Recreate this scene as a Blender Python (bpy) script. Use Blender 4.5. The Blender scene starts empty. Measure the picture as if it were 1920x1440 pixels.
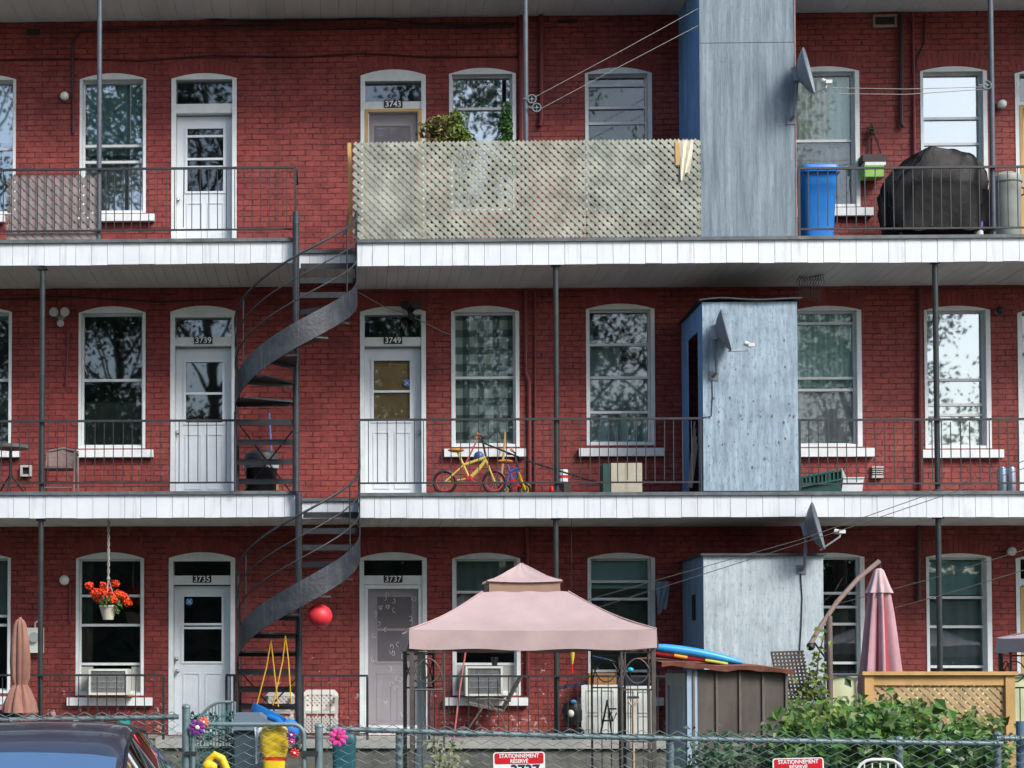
import bpy, math, random
from mathutils import Vector, Matrix, Euler
R_ = math.radians
random.seed(7)
S = bpy.context.scene
COL = S.collection

# ------------------------------------------------------------------ camera, sky, sun, exposure
FPX = 3430.0; PPX = 536.0; PPY = 1138.0            # focal length and principal point, in pixels of a 1920 wide picture
CAM = Vector((0, -25.4, 1.75))
CROT = Euler((R_(92.0), 0, R_(1.9)), 'XYZ')
cam = bpy.data.cameras.new('camera'); cob = bpy.data.objects.new('camera', cam); COL.objects.link(cob)
cob.location = CAM; cob.rotation_euler = CROT
cam.sensor_width = 36; cam.sensor_fit = 'HORIZONTAL'; cam.lens = 36 * FPX / 1920
cam.shift_x = (960 - PPX) / 1920; cam.shift_y = (PPY - 720) / 1920
cam.clip_start = 0.1; cam.clip_end = 2000
S.camera = cob
W = bpy.data.worlds.new('World'); S.world = W; W.use_nodes = True
wn = W.node_tree; bg = wn.nodes['Background']
sky = wn.nodes.new('ShaderNodeTexSky'); sky.sky_type = 'NISHITA'; sky.sun_disc = False
SUN_EL, SUN_AZ = 41.0, 140.0                        # azimuth clockwise from +Y
sky.sun_elevation = R_(SUN_EL); sky.sun_rotation = R_(SUN_AZ)
sky.air_density = 1.0; sky.dust_density = 2.2; sky.ozone_density = 1.0
wn.links.new(sky.outputs[0], bg.inputs[0]); bg.inputs[1].default_value = 0.12
sun = bpy.data.lights.new('sun', 'SUN'); sun.energy = 2.0; sun.angle = R_(20); sun.color = (1, .97, .93)
so = bpy.data.objects.new('sun', sun); COL.objects.link(so)
sd = Vector((math.sin(R_(SUN_AZ)) * math.cos(R_(SUN_EL)), math.cos(R_(SUN_AZ)) * math.cos(R_(SUN_EL)), math.sin(R_(SUN_EL))))
so.rotation_euler = sd.to_track_quat('Z', 'Y').to_euler(); so.location = (20, -30, 30)
S.view_settings.view_transform = 'Standard'; S.view_settings.look = 'None'
S.view_settings.exposure = 0.93; S.view_settings.gamma = 1.0; S.view_settings.use_curve_mapping = False
S.cycles.max_bounces = 7; S.cycles.diffuse_bounces = 2; S.cycles.glossy_bounces = 3; S.cycles.transparent_max_bounces = 12
S.cycles.caustics_reflective = False; S.cycles.caustics_refractive = False

# ------------------------------------------------------------------ helpers
CM = CROT.to_matrix()
def P(px, py, Y):
    """point of the plane y = Y seen at photograph pixel (px, py)"""
    d = CM @ Vector(((px - PPX) / FPX, -(py - PPY) / FPX, -1))
    return CAM + d * ((Y - CAM.y) / d.y)
OFF = {}
class MB:
    def __init__(s): s.v = []; s.f = []
    def add(s, vs, fs):
        n = len(s.v); s.v += [Vector(q) for q in vs]; s.f += [tuple(i + n for i in f) for f in fs]; return s
    def box(s, a, b):
        x0, y0, z0 = (min(a[i], b[i]) for i in range(3)); x1, y1, z1 = (max(a[i], b[i]) for i in range(3))
        return s.add([(x0,y0,z0),(x1,y0,z0),(x1,y1,z0),(x0,y1,z0),(x0,y0,z1),(x1,y0,z1),(x1,y1,z1),(x0,y1,z1)],
                     [(0,3,2,1),(4,5,6,7),(0,1,5,4),(1,2,6,5),(2,3,7,6),(3,0,4,7)])
    def pbox(s, x0, y0, x1, y1, Yf, Yb):
        a = P(x0, (y0 + y1) / 2, Yf); b = P(x1, (y0 + y1) / 2, Yf); c = P((x0 + x1) / 2, y0, Yf); d = P((x0 + x1) / 2, y1, Yf)
        return s.box((a.x, Yf, d.z), (b.x, Yb, c.z))
    def obox(s, c, ax, ay, az):
        c = Vector(c); ax, ay, az = Vector(ax), Vector(ay), Vector(az)
        vs = [c + ax * i + ay * j + az * k for k in (-1, 1) for (i, j) in ((-1,-1),(1,-1),(1,1),(-1,1))]
        return s.add(vs, [(0,3,2,1),(4,5,6,7),(0,1,5,4),(1,2,6,5),(2,3,7,6),(3,0,4,7)])
    def bar(s, a, b, w, d, up=(0, -1, 0)):
        """straight bar from a to b; w across, d along up"""
        a, b = Vector(a), Vector(b); t = (b - a); L = t.length
        if L < 1e-6: return s
        t /= L; u = Vector(up); u = (u - t * u.dot(t))
        if u.length < 1e-4: u = Vector((1, 0, 0)) - t * t.x
        u.normalize(); n = t.cross(u)
        return s.obox((a + b) / 2, t * L / 2, n * w / 2, u * d / 2)
    def tube(s, pts, r, n=8, closed=False, cap=True):
        pts = [Vector(q) for q in pts]; m = len(pts); base = len(s.v); prev = None
        rr = r if isinstance(r, (list, tuple)) else [r] * m
        for i in range(m):
            if closed: t = pts[(i + 1) % m] - pts[i - 1]
            else: t = pts[min(i + 1, m - 1)] - pts[max(i - 1, 0)]
            if t.length < 1e-9: t = Vector((0, 0, 1))
            t.normalize()
            if prev is None:
                u = t.orthogonal().normalized()
            else:
                u = prev - t * prev.dot(t)
                u = u.normalized() if u.length > 1e-5 else t.orthogonal().normalized()
            prev = u; w = t.cross(u)
            for k in range(n):
                an = 2 * math.pi * k / n
                s.v.append(pts[i] + (u * math.cos(an) + w * math.sin(an)) * rr[i])
        for i in range(m if closed else m - 1):
            j = (i + 1) % m
            for k in range(n):
                s.f.append((base + i*n + k, base + i*n + (k+1) % n, base + j*n + (k+1) % n, base + j*n + k))
        if cap and not closed:
            s.f.append(tuple(base + k for k in reversed(range(n)))); s.f.append(tuple(base + (m-1)*n + k for k in range(n)))
        return s
    def ptube(s, pts, r, n=6): return s.tube([P(*q) for q in pts], r, n)
    def lathe(s, c, prof, n=24, wob=None, capb=True, capt=True, sq=0):
        """profile [(radius, z)] turned about the vertical through c; wob(angle, i) scales the radius; sq squares the section"""
        c = Vector(c); base = len(s.v)
        for i, q in enumerate(prof):
            rx, z = q[0], q[1]; ry = q[2] if len(q) > 2 else rx
            for k in range(n):
                an = 2 * math.pi * k / n; m = wob(an, i) if wob else 1
                ca, sa = math.cos(an), math.sin(an)
                if sq:
                    e = 2 / sq; ca = math.copysign(abs(ca) ** e, ca); sa = math.copysign(abs(sa) ** e, sa)
                s.v.append(c + Vector((rx * m * ca, ry * m * sa, z)))
        for i in range(len(prof) - 1):
            for k in range(n):
                s.f.append((base + i*n + k, base + i*n + (k+1) % n, base + (i+1)*n + (k+1) % n, base + (i+1)*n + k))
        if capb: s.f.append(tuple(base + k for k in reversed(range(n))))
        if capt: s.f.append(tuple(base + (len(prof)-1)*n + k for k in range(n)))
        return s
    def ell(s, c, rx, ry, rz, n=16, m=10, rot=None):
        c = Vector(c); base = len(s.v)
        for i in range(m + 1):
            ph = math.pi * i / m
            for k in range(n):
                an = 2 * math.pi * k / n
                q = Vector((rx * math.sin(ph) * math.cos(an), ry * math.sin(ph) * math.sin(an), -rz * math.cos(ph)))
                s.v.append(c + (rot @ q if rot else q))
        for i in range(m):
            for k in range(n):
                s.f.append((base + i*n + k, base + i*n + (k+1) % n, base + (i+1)*n + (k+1) % n, base + (i+1)*n + k))
        return s
    def prism(s, poly, Y0, Y1):
        """outline [(x, z)] in the plane y=Y0 thickened to Y1 (Y0 nearer the viewer)"""
        n = len(poly); vs = [(x, Y0, z) for x, z in poly] + [(x, Y1, z) for x, z in poly]
        fs = [tuple(range(n)), tuple(reversed(range(n, 2*n)))] + [(i, n + i, n + (i+1) % n, (i+1) % n) for i in range(n)]
        return s.add(vs, fs)
    def leaf(s, c, size, nrm=None, fold=.25):
        c = Vector(c); n = nrm or Vector((random.gauss(0,1), random.gauss(0,1), random.gauss(0,1))).normalized()
        u = n.orthogonal().normalized(); u = Matrix.Rotation(random.uniform(0, 6.28), 3, n) @ u; w = n.cross(u)
        a = c - u*size*.5; b = c + u*size*.5; h = n*size*fold
        return s.add([a, c + w*size*.32 + h, b, c - w*size*.32 + h], [(0,1,2),(0,2,3)])
    def build(s, name, m, parent=None, smooth=False, base=True):
        off = Vector((0, 0, 0))
        if parent is not None: off = OFF[parent]
        elif base and s.v:
            xs = [q.x for q in s.v]; ys = [q.y for q in s.v]; zs = [q.z for q in s.v]
            off = Vector(((min(xs)+max(xs))/2, (min(ys)+max(ys))/2, min(zs)))
        me = bpy.data.meshes.new(name); me.from_pydata([q - off for q in s.v], [], s.f); me.validate()
        if smooth:
            me.polygons.foreach_set('use_smooth', [True] * len(me.polygons)); me.set_sharp_from_angle(angle=R_(38))
        if m is not None: me.materials.append(m)
        o = bpy.data.objects.new(name, me); COL.objects.link(o)
        if parent is not None: o.parent = parent
        else: o.location = off
        OFF[o] = off
        return o
def tag(o, label, cat, group=None, kind=None):
    if label: o['label'] = label
    if cat: o['category'] = cat
    if group: o['group'] = group
    if kind: o['kind'] = kind
    return o
def thing(name, loc, label, cat, group=None):
    o = bpy.data.objects.new(name, None); COL.objects.link(o); o.location = loc; o.empty_display_size = .2
    OFF[o] = Vector(loc); return tag(o, label, cat, group)
def struct(o): o['kind'] = 'structure'; return o
def text_mb(body, x, z, Y, size, bold=.02, sx=1.0, ang=0):
    cu = bpy.data.curves.new('t', 'FONT'); cu.body = body; cu.size = size; cu.align_x = 'CENTER'; cu.align_y = 'CENTER'
    cu.extrude = .001; cu.offset = bold * size; o = bpy.data.objects.new('t', cu); COL.objects.link(o)
    me = bpy.data.meshes.new_from_object(o); mb = MB()
    ca, sa = math.cos(ang), math.sin(ang)
    mb.add([(x + (v.co.x*ca*sx - v.co.y*sa), Y - v.co.z, z + (v.co.x*sa*sx + v.co.y*ca)) for v in me.vertices], [tuple(p.vertices) for p in me.polygons])
    bpy.data.objects.remove(o); bpy.data.curves.remove(cu); bpy.data.meshes.remove(me)
    return mb

# ------------------------------------------------------------------ materials
MATS = {}
def M(name, col, rough=.6, var=.15, scale=4, metal=0, bump=0, bscale=40, stretch=(1,1,1), col2=None, spec=.4, coat=0, island=0, trans=0, specks=0, streak=0):
    if name in MATS: return MATS[name]
    m = bpy.data.materials.new(name); MATS[name] = m; m.use_nodes = True; t = m.node_tree; b = t.nodes['Principled BSDF']; L = t.links.new
    tc = t.nodes.new('ShaderNodeTexCoord'); mp = t.nodes.new('ShaderNodeMapping'); mp.inputs['Scale'].default_value = stretch
    L(tc.outputs['Object'], mp.inputs[0])
    nz = t.nodes.new('ShaderNodeTexNoise'); nz.inputs['Scale'].default_value = scale; nz.inputs['Detail'].default_value = 6; nz.inputs['Roughness'].default_value = .65
    L(mp.outputs[0], nz.inputs['Vector'])
    rp = t.nodes.new('ShaderNodeValToRGB'); e = rp.color_ramp.elements
    c2 = col2 or tuple(c * (1 + var) for c in col); c1 = col if col2 else tuple(c * (1 - var) for c in col)
    e[0].position = .32; e[0].color = (*c1, 1); e[1].position = .68; e[1].color = (*c2, 1)
    L(nz.outputs['Fac'], rp.inputs[0]); out = rp.outputs[0]
    if streak:
        m3 = t.nodes.new('ShaderNodeMapping'); m3.inputs['Scale'].default_value = (9, 9, .6); L(tc.outputs['Object'], m3.inputs[0])
        s3 = t.nodes.new('ShaderNodeTexNoise'); s3.inputs['Scale'].default_value = 1.3; s3.inputs['Detail'].default_value = 6; s3.inputs['Roughness'].default_value = .7; L(m3.outputs[0], s3.inputs['Vector'])
        r3 = t.nodes.new('ShaderNodeMapRange'); L(s3.outputs['Fac'], r3.inputs[0]); r3.inputs[1].default_value = .54; r3.inputs[2].default_value = .74; r3.inputs[3].default_value = 0; r3.inputs[4].default_value = streak
        x3 = t.nodes.new('ShaderNodeMix'); x3.data_type = 'RGBA'; L(r3.outputs[0], x3.inputs[0]); L(out, x3.inputs[6]); x3.inputs[7].default_value = (.22, .21, .19, 1); out = x3.outputs[2]
    if specks:
        s1 = t.nodes.new('ShaderNodeTexNoise'); s1.inputs['Scale'].default_value = 16; s1.inputs['Detail'].default_value = 8; s1.inputs['Roughness'].default_value = .8
        m2 = t.nodes.new('ShaderNodeMapping'); m2.inputs['Scale'].default_value = (1.6, 1.6, .55); L(tc.outputs['Object'], m2.inputs[0]); L(m2.outputs[0], s1.inputs['Vector'])
        r1 = t.nodes.new('ShaderNodeMapRange'); L(s1.outputs['Fac'], r1.inputs[0]); r1.inputs[1].default_value = .51; r1.inputs[2].default_value = .64; r1.inputs[3].default_value = 0; r1.inputs[4].default_value = specks
        x1 = t.nodes.new('ShaderNodeMix'); x1.data_type = 'RGBA'; L(r1.outputs[0], x1.inputs[0]); L(out, x1.inputs[6]); x1.inputs[7].default_value = (.09, .12, .14, 1); out = x1.outputs[2]
        b1 = t.nodes.new('ShaderNodeTexNoise'); b1.inputs['Scale'].default_value = 2.4; b1.inputs['Detail'].default_value = 5; L(tc.outputs['Object'], b1.inputs['Vector'])
        r2 = t.nodes.new('ShaderNodeMapRange'); L(b1.outputs['Fac'], r2.inputs[0]); r2.inputs[1].default_value = .5; r2.inputs[2].default_value = .72; r2.inputs[3].default_value = 0; r2.inputs[4].default_value = specks * .7
        x2 = t.nodes.new('ShaderNodeMix'); x2.data_type = 'RGBA'; L(r2.outputs[0], x2.inputs[0]); L(out, x2.inputs[6]); x2.inputs[7].default_value = (.15, .19, .22, 1); out = x2.outputs[2]
    if island:
        ge = t.nodes.new('ShaderNodeNewGeometry'); hs = t.nodes.new('ShaderNodeHueSaturation'); mr = t.nodes.new('ShaderNodeMapRange')
        mr.inputs['To Min'].default_value = 1 - island; mr.inputs['To Max'].default_value = 1 + island
        L(ge.outputs['Random Per Island'], mr.inputs[0]); L(mr.outputs[0], hs.inputs['Value']); L(out, hs.inputs['Color']); out = hs.outputs[0]
    L(out, b.inputs['Base Color'])
    b.inputs['Roughness'].default_value = rough; b.inputs['Metallic'].default_value = metal; b.inputs['Specular IOR Level'].default_value = spec
    if coat: b.inputs['Coat Weight'].default_value = coat; b.inputs['Coat Roughness'].default_value = .06
    if bump:
        n2 = t.nodes.new('ShaderNodeTexNoise'); n2.inputs['Scale'].default_value = bscale; n2.inputs['Detail'].default_value = 4; L(mp.outputs[0], n2.inputs['Vector'])
        bp = t.nodes.new('ShaderNodeBump'); bp.inputs['Strength'].default_value = bump; bp.inputs['Distance'].default_value = .02
        L(n2.outputs['Fac'], bp.inputs['Height']); L(bp.outputs[0], b.inputs['Normal'])
    if trans:
        tr = t.nodes.new('ShaderNodeBsdfTranslucent'); L(out, tr.inputs[0]); mx = t.nodes.new('ShaderNodeMixShader'); mx.inputs[0].default_value = trans
        L(b.outputs[0], mx.inputs[1]); L(tr.outputs[0], mx.inputs[2]); L(mx.outputs[0], t.nodes['Material Output'].inputs[0])
    return m
def brick_mat():
    m = bpy.data.materials.new('painted brick'); m.use_nodes = True; t = m.node_tree; b = t.nodes['Principled BSDF']; L = t.links.new; N = t.nodes.new
    ge = N('ShaderNodeNewGeometry'); sx = N('ShaderNodeSeparateXYZ'); L(ge.outputs['Position'], sx.inputs[0])
    ad = N('ShaderNodeMath'); ad.operation = 'ADD'; L(sx.outputs[0], ad.inputs[0]); L(sx.outputs[1], ad.inputs[1])
    cx = N('ShaderNodeCombineXYZ'); L(ad.outputs[0], cx.inputs[0]); L(sx.outputs[2], cx.inputs[1])
    wob = N('ShaderNodeTexNoise'); wob.inputs['Scale'].default_value = 2.2; wob.inputs['Detail'].default_value = 3; L(cx.outputs[0], wob.inputs['Vector'])
    vm = N('ShaderNodeVectorMath'); vm.operation = 'MULTIPLY_ADD'; L(wob.outputs['Color'], vm.inputs[0]); vm.inputs[1].default_value = (.03, .026, 0); L(cx.outputs[0], vm.inputs[2])
    wo2 = N('ShaderNodeTexNoise'); wo2.inputs['Scale'].default_value = 13; wo2.inputs['Detail'].default_value = 3; L(cx.outputs[0], wo2.inputs['Vector'])
    vm2 = N('ShaderNodeVectorMath'); vm2.operation = 'MULTIPLY_ADD'; L(wo2.outputs['Color'], vm2.inputs[0]); vm2.inputs[1].default_value = (.05, .019, 0); L(vm.outputs[0], vm2.inputs[2]); vm = vm2
    br = N('ShaderNodeTexBrick'); L(vm.outputs[0], br.inputs['Vector'])
    br.inputs['Scale'].default_value = 1; br.inputs['Brick Width'].default_value = .212; br.inputs['Row Height'].default_value = .0775
    br.inputs['Mortar Size'].default_value = .0075; br.inputs['Mortar Smooth'].default_value = .35; br.inputs['Bias'].default_value = -.1
    br.inputs['Color1'].default_value = (.275, .048, .044, 1); br.inputs['Color2'].default_value = (.205, .034, .034, 1); br.inputs['Mortar'].default_value = (.235, .040, .038, 1)
    big = N('ShaderNodeTexNoise'); big.inputs['Scale'].default_value = .8; big.inputs['Detail'].default_value = 7; big.inputs['Roughness'].default_value = .65; L(ge.outputs['Position'], big.inputs['Vector'])
    rp = N('ShaderNodeValToRGB'); rp.color_ramp.elements[0].position = .3; rp.color_ramp.elements[0].color = (.58, .50, .54, 1); rp.color_ramp.elements[1].position = .70; rp.color_ramp.elements[1].color = (1.28, 1.42, 1.26, 1)
    L(big.outputs['Fac'], rp.inputs[0])
    mx = N('ShaderNodeMix'); mx.data_type = 'RGBA'; mx.blend_type = 'MULTIPLY'; mx.inputs[0].default_value = 1; L(br.outputs['Color'], mx.inputs[6]); L(rp.outputs[0], mx.inputs[7])
    fd = N('ShaderNodeTexNoise'); fd.inputs['Scale'].default_value = .9; fd.inputs['Detail'].default_value = 8; fd.inputs['Roughness'].default_value = .72
    fo = N('ShaderNodeVectorMath'); fo.operation = 'ADD'; fo.inputs[1].default_value = (31, 7, 13); L(ge.outputs['Position'], fo.inputs[0]); L(fo.outputs[0], fd.inputs['Vector'])
    fm_ = N('ShaderNodeMapRange'); L(fd.outputs['Fac'], fm_.inputs[0]); fm_.inputs[1].default_value = .5; fm_.inputs[2].default_value = .68; fm_.inputs[3].default_value = 0; fm_.inputs[4].default_value = .42
    fx = N('ShaderNodeMix'); fx.data_type = 'RGBA'; L(fm_.outputs[0], fx.inputs[0]); L(mx.outputs[2], fx.inputs[6]); fx.inputs[7].default_value = (.36, .105, .085, 1); mx = fx
    sv = N('ShaderNodeMapping'); sv.inputs['Scale'].default_value = (2.6, 2.6, .28); L(ge.outputs['Position'], sv.inputs[0])
    sn = N('ShaderNodeTexNoise'); sn.inputs['Scale'].default_value = 1.7; sn.inputs['Detail'].default_value = 7; sn.inputs['Roughness'].default_value = .7; L(sv.outputs[0], sn.inputs['Vector'])
    sr = N('ShaderNodeMapRange'); L(sn.outputs['Fac'], sr.inputs[0]); sr.inputs[1].default_value = .52; sr.inputs[2].default_value = .72; sr.inputs[3].default_value = 0; sr.inputs[4].default_value = .55
    mv = N('ShaderNodeMix'); mv.data_type = 'RGBA'; L(sr.outputs[0], mv.inputs[0]); L(mx.outputs[2], mv.inputs[6]); mv.inputs[7].default_value = (.10, .022, .022, 1); mx = mv
    fn = N('ShaderNodeTexNoise'); fn.inputs['Scale'].default_value = 11; fn.inputs['Detail'].default_value = 6; fn.inputs['Roughness'].default_value = .75; L(cx.outputs[0], fn.inputs['Vector'])
    fr = N('ShaderNodeValToRGB'); fr.color_ramp.elements[0].position = .3; fr.color_ramp.elements[0].color = (.72, .68, .72, 1); fr.color_ramp.elements[1].position = .7; fr.color_ramp.elements[1].color = (1.18, 1.3, 1.3, 1); L(fn.outputs['Fac'], fr.inputs[0])
    mf = N('ShaderNodeMix'); mf.data_type = 'RGBA'; mf.blend_type = 'MULTIPLY'; mf.inputs[0].default_value = 1; L(mx.outputs[2], mf.inputs[6]); L(fr.outputs[0], mf.inputs[7]); mx = mf
    pn = N('ShaderNodeTexNoise'); pn.inputs['Scale'].default_value = 5.5; pn.inputs['Detail'].default_value = 5; pn.inputs['Roughness'].default_value = .7; L(ge.outputs['Position'], pn.inputs['Vector'])
    pr = N('ShaderNodeMapRange'); L(pn.outputs['Fac'], pr.inputs[0]); pr.inputs[1].default_value = .40; pr.inputs[2].default_value = .58; pr.inputs[3].default_value = .0; pr.inputs[4].default_value = 1.0
    pm = N('ShaderNodeMath'); pm.operation = 'MULTIPLY'; L(br.outputs['Fac'], pm.inputs[0]); L(pr.outputs[0], pm.inputs[1])
    mj = N('ShaderNodeMix'); mj.data_type = 'RGBA'; L(pm.outputs[0], mj.inputs[0]); L(mx.outputs[2], mj.inputs[6]); mj.inputs[7].default_value = (.055, .012, .014, 1); mx = mj
    # chips of bare, pale mortar near the bottom of the wall and a few higher up
    ch = N('ShaderNodeTexNoise'); ch.inputs['Scale'].default_value = 9; ch.inputs['Detail'].default_value = 8; ch.inputs['Roughness'].default_value = .75; L(ge.outputs['Position'], ch.inputs['Vector'])
    ms = N('ShaderNodeMapRange'); L(sx.outputs[2], ms.inputs[0]); ms.inputs[1].default_value = .7; ms.inputs[2].default_value = 2.6; ms.inputs[3].default_value = .1; ms.inputs[4].default_value = -.04
    a2 = N('ShaderNodeMath'); a2.operation = 'ADD'; L(ch.outputs['Fac'], a2.inputs[0]); L(ms.outputs[0], a2.inputs[1])
    gt = N('ShaderNodeMapRange'); L(a2.outputs[0], gt.inputs[0]); gt.inputs[1].default_value = .645; gt.inputs[2].default_value = .665
    mx2 = N('ShaderNodeMix'); mx2.data_type = 'RGBA'; L(gt.outputs[0], mx2.inputs[0]); L(mx.outputs[2], mx2.inputs[6]); mx2.inputs[7].default_value = (.5, .38, .35, 1)
    L(mx2.outputs[2], b.inputs['Base Color']); b.inputs['Roughness'].default_value = .62; b.inputs['Specular IOR Level'].default_value = .3
    inv = N('ShaderNodeMath'); inv.operation = 'SUBTRACT'; inv.inputs[0].default_value = 1; L(br.outputs['Fac'], inv.inputs[1])
    n3 = N('ShaderNodeTexNoise'); n3.inputs['Scale'].default_value = 35; n3.inputs['Detail'].default_value = 3; L(ge.outputs['Position'], n3.inputs['Vector'])
    sm = N('ShaderNodeMath'); sm.operation = 'MULTIPLY_ADD'; L(n3.outputs['Fac'], sm.inputs[0]); sm.inputs[1].default_value = .35; L(inv.outputs[0], sm.inputs[2])
    bp = N('ShaderNodeBump'); bp.inputs['Strength'].default_value = .9; bp.inputs['Distance'].default_value = .014; L(sm.outputs[0], bp.inputs['Height']); L(bp.outputs[0], b.inputs['Normal'])
    return m
def glass_mat(name, refl=.2, tint=(.78, .88, .86)):
    m = bpy.data.materials.new(name); m.use_nodes = True; t = m.node_tree; L = t.links.new; N = t.nodes.new
    t.nodes.remove(t.nodes['Principled BSDF'])
    g = N('ShaderNodeBsdfGlossy'); g.inputs['Roughness'].default_value = .018; g.inputs[0].default_value = (.9, .97, 1, 1)
    tr = N('ShaderNodeBsdfTransparent'); tr.inputs[0].default_value = (*tint, 1)
    fr = N('ShaderNodeFresnel'); fr.inputs[0].default_value = 1.5
    ad = N('ShaderNodeMath'); ad.operation = 'ADD'; ad.use_clamp = True; L(fr.outputs[0], ad.inputs[0]); ad.inputs[1].default_value = refl
    mx = N('ShaderNodeMixShader'); L(ad.outputs[0], mx.inputs[0]); L(tr.outputs[0], mx.inputs[1]); L(g.outputs[0], mx.inputs[2])
    tc = N('ShaderNodeTexCoord'); nz = N('ShaderNodeTexNoise'); nz.inputs['Scale'].default_value = 2.5; nz.inputs['Detail'].default_value = 1; L(tc.outputs['Object'], nz.inputs['Vector'])
    bp = N('ShaderNodeBump'); bp.inputs['Strength'].default_value = .02; bp.inputs['Distance'].default_value = .02; L(nz.outputs['Fac'], bp.inputs['Height']); L(bp.outputs[0], g.inputs['Normal'])
    L(mx.outputs[0], t.nodes['Material Output'].inputs[0])
    return m
def plaid_mat():
    m = bpy.data.materials.new('plaid curtain cloth'); m.use_nodes = True; t = m.node_tree; b = t.nodes['Principled BSDF']; L = t.links.new; N = t.nodes.new
    ge = N('ShaderNodeNewGeometry'); sx = N('ShaderNodeSeparateXYZ'); L(ge.outputs['Position'], sx.inputs[0]); prev = None
    for ch, per in ((0, .21), (2, .24)):
        mo = N('ShaderNodeMath'); mo.operation = 'PINGPONG'; L(sx.outputs[ch], mo.inputs[0]); mo.inputs[1].default_value = per / 2
        mr = N('ShaderNodeMapRange'); L(mo.outputs[0], mr.inputs[0]); mr.inputs[1].default_value = per * .2; mr.inputs[2].default_value = per * .24; mr.inputs[3].default_value = .3; mr.inputs[4].default_value = 1
        if prev is None: prev = mr
        else:
            mu = N('ShaderNodeMath'); mu.operation = 'MULTIPLY'; L(prev.outputs[0], mu.inputs[0]); L(mr.outputs[0], mu.inputs[1]); prev = mu
    rp = N('ShaderNodeValToRGB'); e = rp.color_ramp.elements; e[0].color = (.035, .09, .075, 1); e[1].color = (.74, .82, .74, 1); L(prev.outputs[0], rp.inputs[0])
    L(rp.outputs[0], b.inputs['Base Color']); b.inputs['Roughness'].default_value = .9
    return m
BRICK = brick_mat()
GLASS = glass_mat('window glass', .10); GLASSB = glass_mat('bright window glass', .40); GLASSC = glass_mat('clear window glass', .05, (.86, .94, .92))
WHITE = M('white paint', (.66, .70, .71), .5, .1, 5, bump=.08, bscale=25)
FASCIA = M('white fascia paint', (.64, .68, .72), .5, .07, 1.2, bump=.08, streak=.45)
FASCIA_GAP = M('dark board gap', (.08, .09, .1), .8)
SOFFIT = M('soffit paint', (.62, .63, .62), .65, .14, 1.6, stretch=(1.2, .3, 1))
NOSING = M('deck edge paint', (.10, .115, .125), .6, .35, 6)
DECK = M('deck boards', (.13, .13, .13), .7, .2, 5)
SILL = M('sill paint', (.70, .73, .74), .55, .07, 8, streak=.3)
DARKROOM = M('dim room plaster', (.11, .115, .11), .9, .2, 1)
STEEL = M('dark painted steel', (.020, .024, .028), .5, .35, 9, spec=.5)
STEEL2 = M('worn blue grey steel', (.014, .018, .025), .42, .5, 5, spec=.5, bump=.25, bscale=22, col2=(.040, .047, .058), streak=.25)
POSTD = M('dark post steel', (.028, .035, .036), .45, .3, 5)
POST = M('grey post steel', (.075, .088, .11), .42, .25, 5, spec=.5)
GALV = M('galvanised steel', (.16, .225, .24), .5, .25, 12, metal=.25)
WIRE = M('fence wire', (.13, .19, .195), .5, .3, 12, metal=.2)
LATT = M('weathered lattice', (.285, .30, .25), .75, .4, 3.0, stretch=(1, 1, 1))
LATTB = M('brown grey lattice', (.25, .22, .22), .8, .22, 4)
CEDAR = M('new cedar', (.50, .31, .12), .65, .2, 4, stretch=(1, 1, .4))
CEDARL = M('cedar lattice', (.42, .29, .15), .7, .25, 6)
PLY3 = M('weathered blue grey plywood', (.085, .125, .16), .6, .2, 3.4, stretch=(3.2, 3.2, .22), col2=(.25, .315, .365), bump=.25, bscale=30, specks=.5)
PLY2 = M('pale blue plywood', (.17, .245, .31), .6, .2, 4.2, stretch=(3.4, 3.4, .36), col2=(.36, .47, .56), bump=.2, specks=.8)
PLY1 = M('whitewashed plywood', (.32, .39, .43), .6, .2, 4.5, stretch=(3.4, 3.4, .3), col2=(.52, .59, .63), bump=.2, specks=.55)
BLUESIDE = M('blue painted plywood', (.17, .36, .66), .6, .2, 2.5, stretch=(2, 2, .5))
PIPE = M('red painted pipe', (.17, .028, .03), .5, .2, 6)
CABLE = M('black cable', (.012, .012, .014), .6)
ROPE = M('pale rope', (.30, .29, .27), .85, .2, 30)
BLACKP = M('black plastic', (.015, .015, .017), .45, .3, 5)
COVER = M('black vinyl cover', (.004, .004, .005), .55, .4, 5, bump=.45, spec=.25, bscale=7)
BLUEP = M('blue plastic', (.015, .19, .60), .4, .08, 3)
GREYP = M('grey plastic', (.27, .30, .28), .5, .12, 4)
LAMPW = M('white lamp glass', (.72, .76, .72), .3, .05, 6)
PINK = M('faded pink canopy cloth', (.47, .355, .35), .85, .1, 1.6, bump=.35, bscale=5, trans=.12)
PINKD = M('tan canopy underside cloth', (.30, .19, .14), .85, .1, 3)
UMB = M('dusty rose umbrella cloth', (.56, .33, .37), .85, .15, 3, trans=.2)
BROWNC = M('brown umbrella cloth', (.26, .13, .10), .85, .2, 4)
SCRW = M('white door scroll', (.7, .7, .7), .5)
BRONZE = M('bronze painted tube', (.085, .075, .07), .45, .2, 8)
TANTUBE = M('tan painted tube', (.30, .22, .19), .5, .15, 6)
LEAF = M('bush leaf', (.075, .17, .034), .42, .35, 1.5, island=.6, trans=.25)
LEAFY = M('yellow green leaf', (.13, .19, .035), .5, .3, 3, island=.5, trans=.25)
LEAFD = M('dark green leaf', (.03, .075, .032), .45, .3, 3, island=.5, trans=.2)
LEAFR = M('reddish leaf', (.16, .15, .045), .5, .4, 6, island=.5, trans=.2)
PETAL = M('geranium petal', (.85, .075, .018), .6, .2, 8, island=.25)
BARK = M('bark', (.10, .08, .06), .85, .3, 6, bump=.4)
CHROME = M('brushed metal knob', (.35, .35, .34), .3, .1, 8, metal=.8)
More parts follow.
